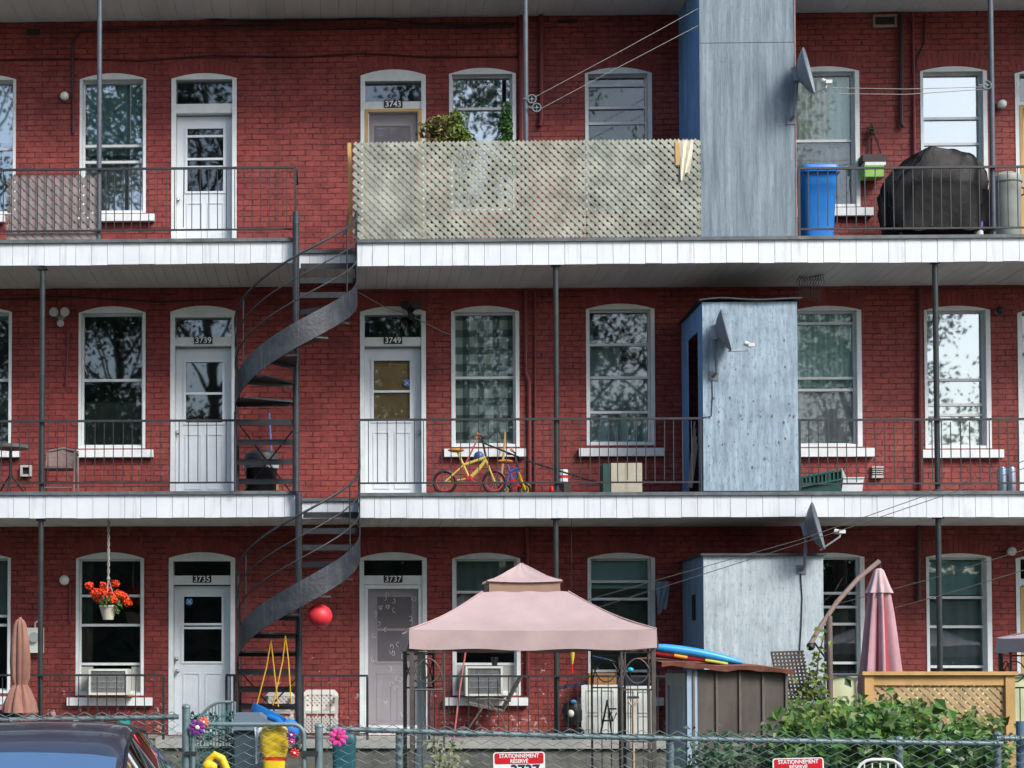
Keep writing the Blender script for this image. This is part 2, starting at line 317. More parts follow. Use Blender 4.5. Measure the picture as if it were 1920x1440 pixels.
YELLOW = M('yellow plastic', (.74, .52, .02), .4, .08, 4)
REDP = M('red plastic', (.62, .02, .025), .4, .1, 4)
TEALP = M('teal plastic', (.012, .085, .11), .45, .2, 4)
CREAM = M('cream panel paint', (.62, .66, .60), .6, .1, 3)

# ------------------------------------------------------------------ ground
struct(MB().add([(-150,-150,0),(150,-150,0),(150,150,0),(-150,150,0)], [(0,1,2,3)]).build('ground', M('dirt and sparse grass', (.22, .21, .17), .9, .35, 1.2, bump=.5, bscale=12), base=False))
struct(MB().add([(-150,-34,.004),(150,-34,.004),(150,-9.7,.004),(-150,-9.7,.004)], [(0,1,2,3)]).build('lane', M('lane asphalt', (.17, .17, .165), .85, .25, 2, bump=.3, bscale=60), base=False))
struct(MB().add([(-30,-9.2,.008),(30,-9.2,.008),(30,-1.8,.008),(-30,-1.8,.008)], [(0,1,2,3)]).build('yard', M('worn lawn', (.06, .08, .035), .9, .4, 2.5, bump=.5, bscale=30), base=False))

# ------------------------------------------------------------------ the building
ZD = {1: .85, 2: P(960, 922, -1.5).z, 3: P(960, 447, -1.5).z}      # deck levels
YF = -1.5                                                        # balcony front
ZTOP = P(700, 34, 0).z
BX0, BX1 = P(-330, 700, 0).x, P(2250, 700, 0).x
B = thing('apartment_building', ((BX0+BX1)/2, 0, 0), 'long three storey red painted brick building with white balconies across its back', 'building')
OPEN = {1: [], 2: [], 3: []}
def XZ(x0, x1, yc, ysh, yb):
    ym = (ysh + yb) / 2; xm = (x0 + x1) / 2
    return P(x0, ym, 0).x, P(x1, ym, 0).x, P(xm, yc, 0).z, P(xm, ysh, 0).z, P(xm, yb, 0).z
def arch_pts(X0, X1, Zsh, Zc, n=10, inset=0):
    return [(X0 + (X1 - X0) * i / n, Zsh + (Zc - Zsh) * (1 - (2 * i / n - 1) ** 2) - inset) for i in range(n + 1)]
def arch_head(mb, X0, X1, Zsh, Zc, drop, Y0, Y1):
    a = arch_pts(X0 + .002, X1 - .002, Zsh, Zc, 10, .003)
    mb.prism([(X0 + .002, Zsh - drop), (X1 - .002, Zsh - drop)] + list(reversed(a)), Y0, Y1)
def pane_mb(cells, Y):
    mb = MB()
    for (x0, x1, z0, z1) in cells:
        tx, tz = random.uniform(-.006, .006), random.uniform(-.008, .008)
        f = lambda x, z: (x, Y + (x - x0) * tx + (z - z0) * tz, z)
        mb.add([f(x0, z0), f(x1, z0), f(x1, z1), f(x0, z1)], [(0, 1, 2, 3)])
    return mb
def cloth_mb(X0, X1, Z0, Z1, Y, folds=7, amp=.02, ph=0):
    mb = MB(); n = folds * 6; m = 8; vs = []; fs = []
    for j in range(m + 1):
        for i in range(n + 1):
            u = i / n; w = j / m
            y = Y + amp * math.sin(u * folds * 6.283 + ph + .6 * math.sin(w * 4 + u * 5)) * (.6 + .4 * w) + .006 * math.sin(u * 31 + w * 9)
            vs.append((X0 + (X1 - X0) * u, y, Z0 + (Z1 - Z0) * w))
    for j in range(m):
        for i in range(n): fs.append((j*(n+1)+i, j*(n+1)+i+1, (j+1)*(n+1)+i+1, (j+1)*(n+1)+i))
    return mb.add(vs, fs)
def arch_bricks(X0, X1, Zsh, Zc):
    """soldier course standing over an opening"""
    mb = MB(); n = 14; h = .20; a = arch_pts(X0 - .02, X1 + .02, Zsh, Zc, n)
    for i in range(n):
        x0, z0 = a[i]; x1, z1 = a[i+1]; g = .006; cx = (X0 + X1) / 2
        f = lambda x: (x - cx) * .10
        mb.add([(x0+g, -.004, z0), (x1-g, -.004, z1), (x1-g + f(x1), -.004, z1+h), (x0+g + f(x0), -.004, z0+h),
                (x0+g, .02, z0), (x1-g, .02, z1), (x1-g + f(x1), .02, z1+h), (x0+g + f(x0), .02, z0+h)],
               [(0,1,2,3), (0,4,5,1), (1,5,6,2), (2,6,7,3), (3,7,4,0)])
    return mb
ARCHM = M('painted arch brick', (.215, .035, .033), .65, .2, 9, bump=.3, island=.15)
def window(lv, x0, x1, yc, ysh, yb, rails=(), sill=None, curtains=(), glass=None, jw=.042, rj=0, box=None, thick=.036):
    X0, X1, Zc, Zsh, Zb = XZ(x0, x1, yc, ysh, yb); OPEN[lv].append((X0, X1, Zc, Zsh, Zb))
    fm = MB(); j = .002; rj *= .3
    fm.box((X0+j, -.012, Zb), (X0+jw, .25, Zsh-.008)); fm.box((X1-jw-rj, -.012, Zb), (X1-j, .25, Zsh-.008)); fm.box((X0+jw, .0, Zb+j), (X1-jw-rj, .25, Zb+.04))
    arch_head(fm, X0, X1, Zsh, Zc, .008, -.006, .20)
    w = fm.build('window', WHITE, B)
    arch_bricks(X0, X1, Zsh, Zc).build('brick_arch', ARCHM, w)
    gx0, gx1, gz0, gz1 = X0+jw, X1-jw-rj, Zb+.04, Zsh-.008
    sm = MB(); s = .024
    sm.box((gx0, .10, gz0), (gx0+s, .165, gz1)); sm.box((gx1-s, .10, gz0), (gx1, .165, gz1)); sm.box((gx0+s, .10, gz1-s), (gx1-s, .165, gz1)); sm.box((gx0+s, .10, gz0), (gx1-s, .165, gz0+s))
    zs = [gz0+s]; rz = sorted(P((x0+x1)/2, y if not isinstance(y, tuple) else y[0], 0.05).z for y in rails)
    for i, z in enumerate(rz):
        sm.box((gx0+s, .095 if i % 2 else .102, z-thick/2), (gx1-s, .158, z+thick/2)); zs += [z-thick/2, z+thick/2]
    zs.append(gz1-s)
    sm.build('sash', WHITE, w)
    cells = [(gx0+s, gx1-s, zs[k], zs[k+1]) for k in range(0, len(zs), 2) if zs[k+1] > zs[k]]
    if box: cells = [c for c in cells if c[3] > box]
    pane_mb(cells, .135).build('pane', glass or GLASS, w)
    for (nm, mt, u0, u1, v0, v1, folds, amp) in curtains:
        W_, H_ = gx1 - gx0, gz1 - gz0
        cloth_mb(gx0 + W_*u0, gx0 + W_*u1, gz0 + H_*v0, gz0 + H_*v1, .205, folds, amp, u0*9+x0).build(nm, mt, w, smooth=True)
    if sill:
        a0, a1, b0, b1 = sill; MB().pbox(a0, b0, a1, b1, -.09, .1).build('sill', SILL, w)
    return w
def door(lv, x0, x1, yc, ysh, ybot, tr, bar, number, leaf, glassbox, rails, knob, board=None, storm=None, wood=None):
    """tr: transom glass y range; bar: y range of the bar under it; leaf: top of the leaf"""
    X0, X1, Zc, Zsh, Zb = XZ(x0, x1, yc, ysh, ybot); Zb = ZD[lv] + .012; OPEN[lv].append((X0, X1, Zc, Zsh, Zb))
    xm = (x0 + x1) / 2; z = lambda y: P(xm, y, 0).z
    fm = MB(); j = .002; jw = .065
    fm.box((X0+j, -.012, Zb), (X0+jw, .24, z(tr[0])+.03)); fm.box((X1-jw, -.012, Zb), (X1-j, .24, z(tr[0])+.03))
    arch_head(fm, X0, X1, Zsh, Zc, Zsh - z(tr[0]) - .03, -.008, .16)
    fm.box((X0+jw, .012, z(bar[1])), (X1-jw, .23, z(bar[0]))); fm.box((X0+jw, .02, Zb), (X1-jw, .24, Zb+.03))
    d = fm.build('door', WHITE, B)
    arch_bricks(X0, X1, Zsh, Zc).build('brick_arch', ARCHM, d)
    pane_mb([(X0+jw, X1-jw, z(bar[0]), z(tr[0])+.03)], .10).build('transom_pane', GLASS, d)
    zb = (z(bar[0]) + z(bar[1])) / 2
    if number:
        pz = zb + .012
        MB().box(((X0+X1)/2-.13, .002, pz-.048), ((X0+X1)/2+.13, .012, pz+.05)).build('number_plate', BLACKP, d)
        text_mb(number, (X0+X1)/2, pz, -.001, .115, .015, 1.0).build('house_number', M('number paint', (.75, .77, .75), .5), d)
    lx0, lx1, lz0, lz1 = X0+jw+.004, X1-jw-.004, Zb+.034, z(leaf)
    Yl = .14
    if storm:
        sm = MB(); q = .05
        sm.box((lx0, .01, lz0), (lx0+q, .05, lz1)); sm.box((lx1-q, .01, lz0), (lx1, .05, lz1)); sm.box((lx0+q, .01, lz1-q), (lx1-q, .05, lz1)); sm.box((lx0+q, .01, lz0), (lx1-q, .05, lz0+.1))
        sm.build('storm_door_frame', WHITE, d)
        if lv == 1:
            cm = MB(); rq = random.Random(2)
            for k in range(34):
                px_, pz_ = rq.uniform(lx0+q+.05, lx1-q-.05), rq.uniform(lz0+.2, lz1-q-.05); a0 = rq.uniform(0, 6)
                cm.tube([(px_+.028*math.cos(a0+.7*i)*(1-.08*i), .024, pz_+.04*math.sin(a0+.7*i)*(1-.08*i)) for i in range(7)], .0032, 4)
            cm.build('scroll_decoration', SCRW, d)
        MB().add([(lx0+q, .03, lz0+.1), (lx1-q, .03, lz0+.1), (lx1-q, .03, lz1-q), (lx0+q, .03, lz1-q)], [(0,1,2,3)]).build('door_screen', SCREEN, d)
        Yl = .15
    lm = MB(); g0, g1, gy0, gy1 = P(glassbox[0], 700, 0).x, P(glassbox[2], 700, 0).x, z(glassbox[1]), z(glassbox[3])
    g0 = max(g0, lx0 + .08); g1 = min(g1, lx1 - .08)
    lm.box((lx0, Yl, lz0), (g0, Yl+.045, lz1)); lm.box((g1, Yl, lz0), (lx1, Yl+.045, lz1)); lm.box((g0, Yl, gy0), (g1, Yl+.045, lz1)); lm.box((g0, Yl, lz0), (g1, Yl+.045, gy1))
    for (a, b_) in (((g0-.035, gy1-.03), (g0, gy0+.03)), ((g1, gy1-.03), (g1+.035, gy0+.03)), ((g0, gy0), (g1, gy0+.03)), ((g0, gy1-.03), (g1, gy1))):
        lm.box((a[0], Yl-.014, a[1]), (b_[0], Yl+.002, b_[1]))
    mz = (g0 + g1) / 2
    for (a, b_) in ((g0 - .01, mz - .035), (mz + .035, g1 + .01)):                # raised mouldings of the lower panels
        t_, b2 = gy1 - .16, lz0 + .16; e = .018
        lm.box((a, Yl-.009, b2), (a+e, Yl+.002, t_)); lm.box((b_-e, Yl-.009, b2), (b_, Yl+.002, t_)); lm.box((a+e, Yl-.009, t_-e), (b_-e, Yl+.002, t_)); lm.box((a+e, Yl-.009, b2), (b_-e, Yl+.002, b2+e))
    for y in rails:
        zz = z(y); lm.box((g0, Yl-.006, zz-.016), (g1, Yl+.03, zz+.016))
    lm.build('door_leaf', DOORM if not storm else M('grey door leaf', (.50, .49, .51), .6, .08), d)
    pane_mb([(g0, g1, gy1, gy0)], Yl + .02).build('pane', GLASSC if board else GLASS, d)
    if number in ('3735', '3749'):
        q_ = (355, 1128) if number == '3735' else (763, 718); kx, kz = P(*q_, .16).x, P(*q_, .16).z
        MB().tube([(kx, Yl+.014, kz), (kx, Yl+.018, kz)], .05, 16).build('round_sticker', M('sticker blue', (.05, .25, .55), .5), d)
        MB().bar((kx-.035, Yl+.012, kz-.035), (kx+.035, Yl+.012, kz+.035), .008, .002).bar((kx-.035, Yl+.0105, kz+.035), (kx+.035, Yl+.0105, kz-.035), .008, .002).build('sticker_cross', WHITE, d)
    if board: MB().box((g0, Yl+.06, gy1), (g1, Yl+.09, gy0)).build('board', board, d)
    km = MB()
    for (kx, ky) in knob:
        c = P(kx, ky, 0); km.tube([(c.x, Yl-.05, c.z), (c.x, Yl, c.z)], .012, 8); km.ell((c.x, Yl-.055, c.z), .032, .024, .032, 12, 8)
    if knob: km.build('handle', CHROME, d, smooth=True)
    if wood:
        wm = MB(); q = .04
        wm.box((lx0-.01, -.02, lz0), (lx0+q, .05, lz1)); wm.box((lx1-q, -.02, lz0), (lx1+.01, .05, lz1)); wm.box((lx0+q, -.02, lz1-q), (lx1-q, .05, lz1))
        wm.build('wooden_frame', wood, d)
    return d
DOORM = M('white door paint', (.66, .72, .77), .45, .05, 3, streak=.15)
def screen_mat():
    m = bpy.data.materials.new('insect screen'); m.use_nodes = True; t = m.node_tree; b = t.nodes['Principled BSDF']; L = t.links.new
    b.inputs['Base Color'].default_value = (.3, .27, .3, 1); b.inputs['Roughness'].default_value = .8
    tr = t.nodes.new('ShaderNodeBsdfTransparent'); mx = t.nodes.new('ShaderNodeMixShader'); mx.inputs[0].default_value = .42
    L(tr.outputs[0], mx.inputs[1]); L(b.outputs[0], mx.inputs[2]); L(mx.outputs[0], t.nodes['Material Output'].inputs[0]); return m
SCREEN = screen_mat()
CU_BLUE = M('blue green curtain', (.5, .72, .76), .9, .1); CU_BEIGE = M('beige curtain', (.86, .86, .74), .9, .08); CU_GREY = M('grey lace curtain', (.62, .6, .62), .9, .15, 12)
CU_GREEN = M('green blind', (.62, .82, .74), .9, .1); CU_WHITE = M('white blind', (.86, .9, .88), .8, .05); CU_SHEER = M('grey sheer', (.32, .37, .37), .9, .1); CU_DARK = M('dark curtain', (.10, .115, .10), .9, .25, 6)
PLAID = plaid_mat()
# third storey
window(3, -95, 30, 139, 149, 402, [278], (-110, 8, 403, 416), [('blind', CU_WHITE, 0, 1, .55, 1, 3, .004)], GLASSB)
window(3, 149, 274, 137, 148, 400, [272, 302], (143, 289, 401, 414), [('curtain', CU_BLUE, .05, 1, .45, 1, 5, .02), ('curtain', CU_GREY, 0, 1, 0, .42, 6, .015)], GLASSB)
door(3, 321, 444, 137, 147, 450, (153, 194), (194, 211), None, 213, (349, 236, 417, 354), [250, 293, 308], [(332, 372)])
door(3, 676, 799, 130, 141, 450, (156, 190), (190, 204), '3743', 205, (702, 230, 772, 330), [], [], wood=CEDAR, storm=True)
window(3, 842, 968, 127, 138, 395, [202, 265], None, [('curtain', CU_DARK, .0, .25, 0, 1, 2, .02)], GLASSB, rj=.03)
window(3, 1097, 1223, 126, 137, 395, [158, 200, 229], None, [('blind', CU_DARK, 0, 1, .2, 1, 4, .004)], GLASSC, rj=.06)
window(3, 1487, 1612, 124, 133, 388, [262], (1478, 1638, 389, 404), [('curtain', CU_BEIGE, 0, .62, .45, 1, 6, .025), ('curtain', CU_GREY, 0, 1, 0, .46, 7, .02), ('curtain', CU_GREEN, .6, 1, .46, 1, 3, .015)], GLASSC, rj=.07)
window(3, 1726, 1852, 124, 133, 402, [220, 268], (1716, 1872, 403, 417), [('blind', CU_WHITE, 0, 1, .3, 1, 3, .004), ('curtain', CU_GREEN, 0, 1, 0, .32, 5, .02)], GLASSB, rj=.06)
door(3, 1904, 2030, 128, 137, 450, (142, 190), (190, 196), None, 198, (1935, 235, 2000, 350), [], [(1925, 370)], wood=CEDAR)
# second storey
window(2, -102, 22, 575, 585, 841, [712], (-112, 36, 843, 857), [('curtain', CU_DARK, 0, 1, 0, .5, 5, .02)])
window(2, 147, 273, 574, 586, 841, [712], (138, 287, 843, 857), [('curtain', CU_DARK, 0, 1, 0, .34, 5, .02)])
door(2, 319, 443, 573, 584, 925, (599, 632), (632, 648), '3739', 650, (347, 676, 416, 790), [735], [(331, 810)])
door(2, 675, 799, 574, 584, 925, (594, 632), (632, 648), '3749', 650, (701, 673, 769, 786), [731], [(786, 810)], board=M('tan board', (.55, .33, .15), .8, .15, 4))
window(2, 846, 974, 573, 584, 838, [707], (833, 986, 841, 856), [('curtain', PLAID, 0, 1, 0, 1, 5, .02)], GLASSC, rj=.04)
window(2, 1099, 1228, 569, 579, 835, [645, 707, 772], (1086, 1246, 840, 855), [('curtain', CU_SHEER, 0, .55, 0, .78, 3, .02), ('curtain', CU_BLUE, .0, 1, 0, .24, 3, .02), ('curtain', CU_SHEER, .5, 1, 0, .55, 3, .03)], GLASS, rj=.05)
window(2, 1489, 1616, 573, 581, 838, [605, 708, 730], (1480, 1640, 840, 856), [('curtain', CU_GREEN, 0, 1, .44, 1, 11, .018), ('curtain', CU_GREY, 0, 1, 0, .44, 9, .02)], GLASSC, rj=.08)
window(2, 1733, 1858, 573, 581, 841, [711, 758, 777], (1730, 1883, 843, 858), [('blind', CU_WHITE, 0, 1, .5, 1, 3, .004), ('curtain', CU_BEIGE, .1, 1, 0, .26, 6, .022), ('curtain', CU_GREY, 0, 1, .26, .5, 4, .01)], GLASSB, rj=.08)
door(2, 1909, 2035, 577, 586, 925, (590, 640), (640, 660), None, 662, (1940, 680, 2005, 790), [735], [(1921, 810)])
# ground floor
window(1, -106, 20, 1036, 1046, 1300, [1155, 1172], (-115, 20, 1306, 1321), [('curtain', CU_SHEER, 0, 1, .55, 1, 4, .02)])
ZA = P(205, 1245, 0).z
window(1, 142, 270, 1035, 1047, 1304, [1117, 1172, 1245], (125, 285, 1308, 1323), [('curtain', CU_DARK, 0, .2, .2, 1, 2, .02)], box=ZA)
door(1, 316, 441, 1035, 1046, 1385, (1056, 1079), (1079, 1096), '3735', 1098, (344, 1118, 415, 1240), [1170, 1177], [(329, 1236), (331, 1259)])
door(1, 674, 801, 1035, 1046, 1385, (1054, 1079), (1079, 1096), '3737', 1097, (707, 1118, 772, 1240), [1180], [], storm=True)
window(1, 848, 976, 1036, 1047, 1304, [1110, 1245], (833, 991, 1308, 1323), [('curtain', CU_SHEER, 0, 1, .3, 1, 5, .02)], box=ZA, rj=.04)
window(1, 1102, 1229, 1036, 1046, 1304, [1090, 1123, 1258], (1089, 1245, 1308, 1323), [('blind', CU_BLUE, 0, 1, .78, 1, 3, .004), ('curtain', CU_DARK, 0, 1, .1, .78, 4, .02)], GLASS, rj=.05)
window(1, 1494, 1622, 1036, 1044, 1304, [1112, 1138, 1170, 1243], (1485, 1640, 1308, 1323), [('curtain', CU_DARK, 0, 1, .1, .65, 4, .02)], GLASS, rj=.07)
window(1, 1737, 1860, 1037, 1044, 1300, [1120, 1175, 1250], (1728, 1880, 1306, 1321), [('curtain', CU_BLUE, 0, 1, .72, 1, 4, .01), ('curtain', CU_SHEER, 0, 1, 0, .7, 4, .02)], GLASS, rj=.08)
door(1, 1906, 2032, 1038, 1047, 1385, (1052, 1085), (1085, 1098), None, 1100, (1940, 1120, 2005, 1240), [1180], [(1920, 1255)], wood=CEDAR)
# wall, pierced by every opening
def wall():
    mb = MB(); zb = [0, ZD[2] - .12, ZD[3] - .12, ZTOP + .9]
    for lv in (1, 2, 3):
        z0, z1 = zb[lv-1], zb[lv]; x = BX0
        for (X0, X1, Zc, Zsh, Zb) in sorted(OPEN[lv]):
            mb.add([(x,0,z0),(X0,0,z0),(X0,0,z1),(x,0,z1)], [(0,1,2,3)])
            mb.add([(X0,0,z0),(X1,0,z0),(X1,0,Zb),(X0,0,Zb)], [(0,1,2,3)])
            a = arch_pts(X0, X1, Zsh, Zc)
            for i in range(10): mb.add([(a[i][0],0,a[i][1]),(a[i+1][0],0,a[i+1][1]),(a[i+1][0],0,z1),(a[i][0],0,z1)], [(0,1,2,3)])
            D = .27
            for i in range(10): mb.add([(a[i][0],0,a[i][1]),(a[i][0],D,a[i][1]),(a[i+1][0],D,a[i+1][1]),(a[i+1][0],0,a[i+1][1])], [(0,1,2,3)])
            mb.add([(X0,0,Zb),(X0,D,Zb),(X0,D,Zsh),(X0,0,Zsh)], [(0,1,2,3)]); mb.add([(X1,0,Zb),(X1,0,Zsh),(X1,D,Zsh),(X1,D,Zb)], [(0,1,2,3)])
            mb.add([(X0,0,Zb),(X1,0,Zb),(X1,D,Zb),(X0,D,Zb)], [(0,1,2,3)])
            x = X1
        mb.add([(x,0,z0),(BX1,0,z0),(BX1,0,z1),(x,0,z1)], [(0,1,2,3)])
    zt = zb[3]
    mb.add([(BX0,0,0),(BX0,0,zt),(BX0,9,zt),(BX0,9,0)], [(0,1,2,3)]); mb.add([(BX1,0,0),(BX1,9,0),(BX1,9,zt),(BX1,0,zt)], [(0,1,2,3)])
    mb.add([(BX0,9,0),(BX0,9,zt),(BX1,9,zt),(BX1,9,0)], [(0,1,2,3)])
    return mb.build('wall', BRICK, B)
wall()
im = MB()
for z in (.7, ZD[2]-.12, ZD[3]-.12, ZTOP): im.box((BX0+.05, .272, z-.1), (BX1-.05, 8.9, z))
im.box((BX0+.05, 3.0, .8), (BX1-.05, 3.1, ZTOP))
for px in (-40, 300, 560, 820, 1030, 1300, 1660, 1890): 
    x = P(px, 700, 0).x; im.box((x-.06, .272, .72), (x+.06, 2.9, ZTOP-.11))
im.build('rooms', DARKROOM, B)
def balcony(lv, x0, x1, Yfront, ytop, ybot, deckz=None, nose=True):
    """one run of balcony floor: deck, boarded front and boarded underside"""
    X0 = P(x0, ytop, Yfront).x; X1 = P(x1, ytop, Yfront).x; zt = P((x0+x1)/2, ytop, Yfront).z; zb = P((x0+x1)/2, ybot, Yfront).z
    d = MB().box((X0, Yfront+.03, zt-.06), (X1, -.004, zt-.008))
    dk = d.build('balcony_deck', DECK, B)
    fm = MB(); bm = MB(); w = .21; x = X0; 
    bm.box((X0, Yfront+.012, zb+.012), (X1, Yfront+.03, zt-.064))
    while x < X1 - .01:
        e = min(x + w, X1); dz = random.uniform(-.004, .004) + .006*math.sin(x*1.1+lv); fm.box((x+.0025, Yfront + random.uniform(-.002, .002), zb + .002 + dz), (e-.0025, Yfront+.0119, zt-.045)); x += w
    fm.build('fascia', FASCIA, dk); bm.build('fascia_backing', FASCIA_GAP, dk)
    nm = MB(); nm.box((X0-.005, Yfront-.035, zt-.045), (X1+.005, Yfront+.028, zt)); nm.build('deck_edge', NOSING, dk)
    sm = MB(); x = X0; sb = MB(); sb.box((X0, Yfront+.032, zb+.022), (X1, -.004, zb+.04))
    while x < X1 - .01:
        e = min(x + .14, X1); dz = random.uniform(-.002, .002); sm.box((x+.002, Yfront+.032, zb+.004+dz), (e-.002, -.004, zb+.0219)); x += .14
    sm.build('soffit', SOFFIT, dk); sb.build('soffit_backing', FASCIA_GAP, dk)
    return dk
balcony(3, -330, 551, YF, 450, 497); balcony(3, 668, 2250, YF, 443.5, 493); balcony(3, 551.5, 667.5, -.92, 469, 503)
balcony(2, -330, 555, YF, 922, 971); balcony(2, 672, 2250, YF, 922, 970); balcony(2, 555.5, 671.5, -.92, 934, 974)
# roof overhang above the top balcony
rm = MB(); x = BX0; rb = MB(); zr = ZTOP
rb.box((BX0, YF-.1, zr+.02), (BX1, -.004, zr+.05))
while x < BX1:
    rm.box((x+.002, YF-.1, zr + random.uniform(-.002, .002)), (x+.248, -.004, zr+.0199)); x += .25
ro = MB().box((BX0, YF-.12, zr+.052), (BX1, 9, zr+.45)).build('roof', M('roof edge metal', (.3, .32, .33), .6), B)
rm.build('soffit', SOFFIT, ro); rb.build('soffit_backing', FASCIA_GAP, ro)
# ground floor porch
pm = MB(); pm.box((BX0, YF, .02), (BX1, -.004, .74)); 
po = pm.build('porch_base', M('old concrete', (.13, .13, .115), .9, .35, 3.5, bump=.6, bscale=14), B)
MB().box((BX0, YF-.05, .744), (BX1, -.006, .85)).build('porch_slab', M('pale porch slab', (.33, .33, .31), .8, .2, 3, bump=.3), po)
# slot for a raised lintel vent and dark vents
vm = MB()
for (a, b_, c, d_) in ((50, 54, 76, 66), (1045, 36, 1082, 43)): vm.pbox(a, b_, c, d_, -.006, .01)
vm.build('vent_slot', BLACKP, B)

# ------------------------------------------------------------------ railings, posts
def railing(x0, x1, ytop, ybot, Y, label, step=.12, zfoot=None, ends=(1, 1), skip=None, group=None):
    a = P(x0, ytop, Y); b = P(x1, ytop, Y); zt = P((x0+x1)/2, ytop, Y).z; zb = P((x0+x1)/2, ybot, Y).z
    t = thing('balcony_railing', ((a.x+b.x)/2, Y, zfoot if zfoot else zb), label, 'railing', group or 'steel railings along the balconies')
    MB().box((a.x, Y-.016, zt-.028), (b.x, Y+.016, zt)).build('top_rail', STEEL, t)
    MB().box((a.x, Y-.012, zb-.011), (b.x, Y+.012, zb+.011)).build('bottom_rail', STEEL, t)
    n = max(2, round((b.x - a.x) / step)); c = OFF[t]; me = None
    for i in range(n + 1):
        x = a.x + .01 + (b.x - a.x - .02) * i / n; end = (i == 0 and ends[0]) or (i == n and ends[1])
        if end:
            MB().box((x-.016, Y-.0155, zfoot if zfoot else zb-.1), (x+.016, Y+.0155, zt-.029)).build('end_post', STEEL, t); continue
        if me is None:
            o = MB().box((x-.0055, Y-.0055, zb+.0112), (x+.0055, Y+.0055, zt-.0285)).build('baluster', STEEL, t); me = o; bx = x
        else:
            o = me.copy(); COL.objects.link(o); o.parent = t; o.location = (x - bx, 0, 0); o.rotation_euler = (random.gauss(0, .002), random.gauss(0, .005), 0)
    return t
YR = YF + .03
rl3 = railing(-330, 555, 316, 433, YR, 'steel railing on the left run of the top balcony, carrying a brown lattice', .115, ZD[3])
MB().box((P(553,312,YR).x, YR, P(553,316,YR).z-.028), (P(553,312,YR).x+.03, -.75, P(553,316,YR).z)).build('return_rail', STEEL, rl3)
MB().box((P(553,312,YR).x, YR, P(553,433,YR).z-.012), (P(553,312,YR).x+.02, -.75, P(553,433,YR).z+.01)).build('return_rail', STEEL, rl3)
railing(1496, 2250, 311, 427, YR, 'steel railing on the right run of the top balcony in front of the blue bin', .122, ZD[3])
railing(-330, 443, 788, 906, YR, 'steel railing on the left run of the middle balcony beside the table', .125, ZD[2])
railing(672, 1316, 784, 905, YR, 'steel railing on the middle balcony in front of the bicycle', .122, ZD[2])
railing(1497, 2250, 784, 906, YR, 'steel railing on the middle balcony in front of the green crates', .122, ZD[2])
railing(-330, 308, 1264, 1376, YR, 'steel railing on the ground floor porch below the hanging flowers', .125, .85)
railing(423, 441, 1264, 1376, YR, 'very short steel railing stub between white ground floor door and spiral staircase', .3, .85)
railing(566, 690, 1265, 1376, YR, 'short ground floor railing in front of the white plastic chairs', .13, .85)
railing(803, 1272, 1266, 1378, YR, 'steel railing on the ground floor porch behind the gazebo', .13, .85)
def post(px, y0, y1, Y, label, r=.035, z0=None, z1=None):
    a = P(px, y0, Y); b = P(px, y1, Y); za = z1 if z1 else a.z; zb = z0 if z0 else b.z
    m = MB().tube([(a.x, Y, zb), (a.x, Y, za)], r, 12); m.box((a.x-.06, Y-.05, za-.03), (a.x+.06, Y+.05, za-.005)); m.box((a.x-.055, Y-.05, zb), (a.x+.055, Y+.05, zb+.015))
    return tag(m.build('balcony_post', POSTD if label.startswith('dark') else POST, None, smooth=True), label, 'post', 'steel posts holding up the balconies')
YP = YF + .085
s2 = P(700, 495, YF).z + .0; s1 = P(700, 970, YF).z
post(187, 0, 447, YP, 'grey steel post beside the brown lattice on the top balcony', .034, ZD[3], ZTOP+.0)
post(985, 0, 447, YP, 'grey steel post with a clothesline pulley behind the long lattice', .034, ZD[3], ZTOP)
post(1857, 0, 447, YP, 'grey steel post between covered barbecue and grey bin', .034, ZD[3], ZTOP)
post(80, 500, 922, YP, 'dark steel post beside the brown chair on the middle balcony', .036, ZD[2], s2)
post(1042, 500, 922, YP, 'dark steel post right of the bicycle on the middle balcony', .036, ZD[2], s2)
post(1753, 500, 922, YP, 'dark steel post in front of the right window on the middle balcony', .036, ZD[2], s2)
post(77, 975, 1385, YP, 'dark steel post beside the meter box on the ground floor', .036, .85, s1)
post(1042, 975, 1385, YP, 'dark steel post behind the pink gazebo', .036, .85, s1)
post(1759, 975, 1385, YP, 'dark green steel post behind the cedar lattice screen', .036, .85, s1)

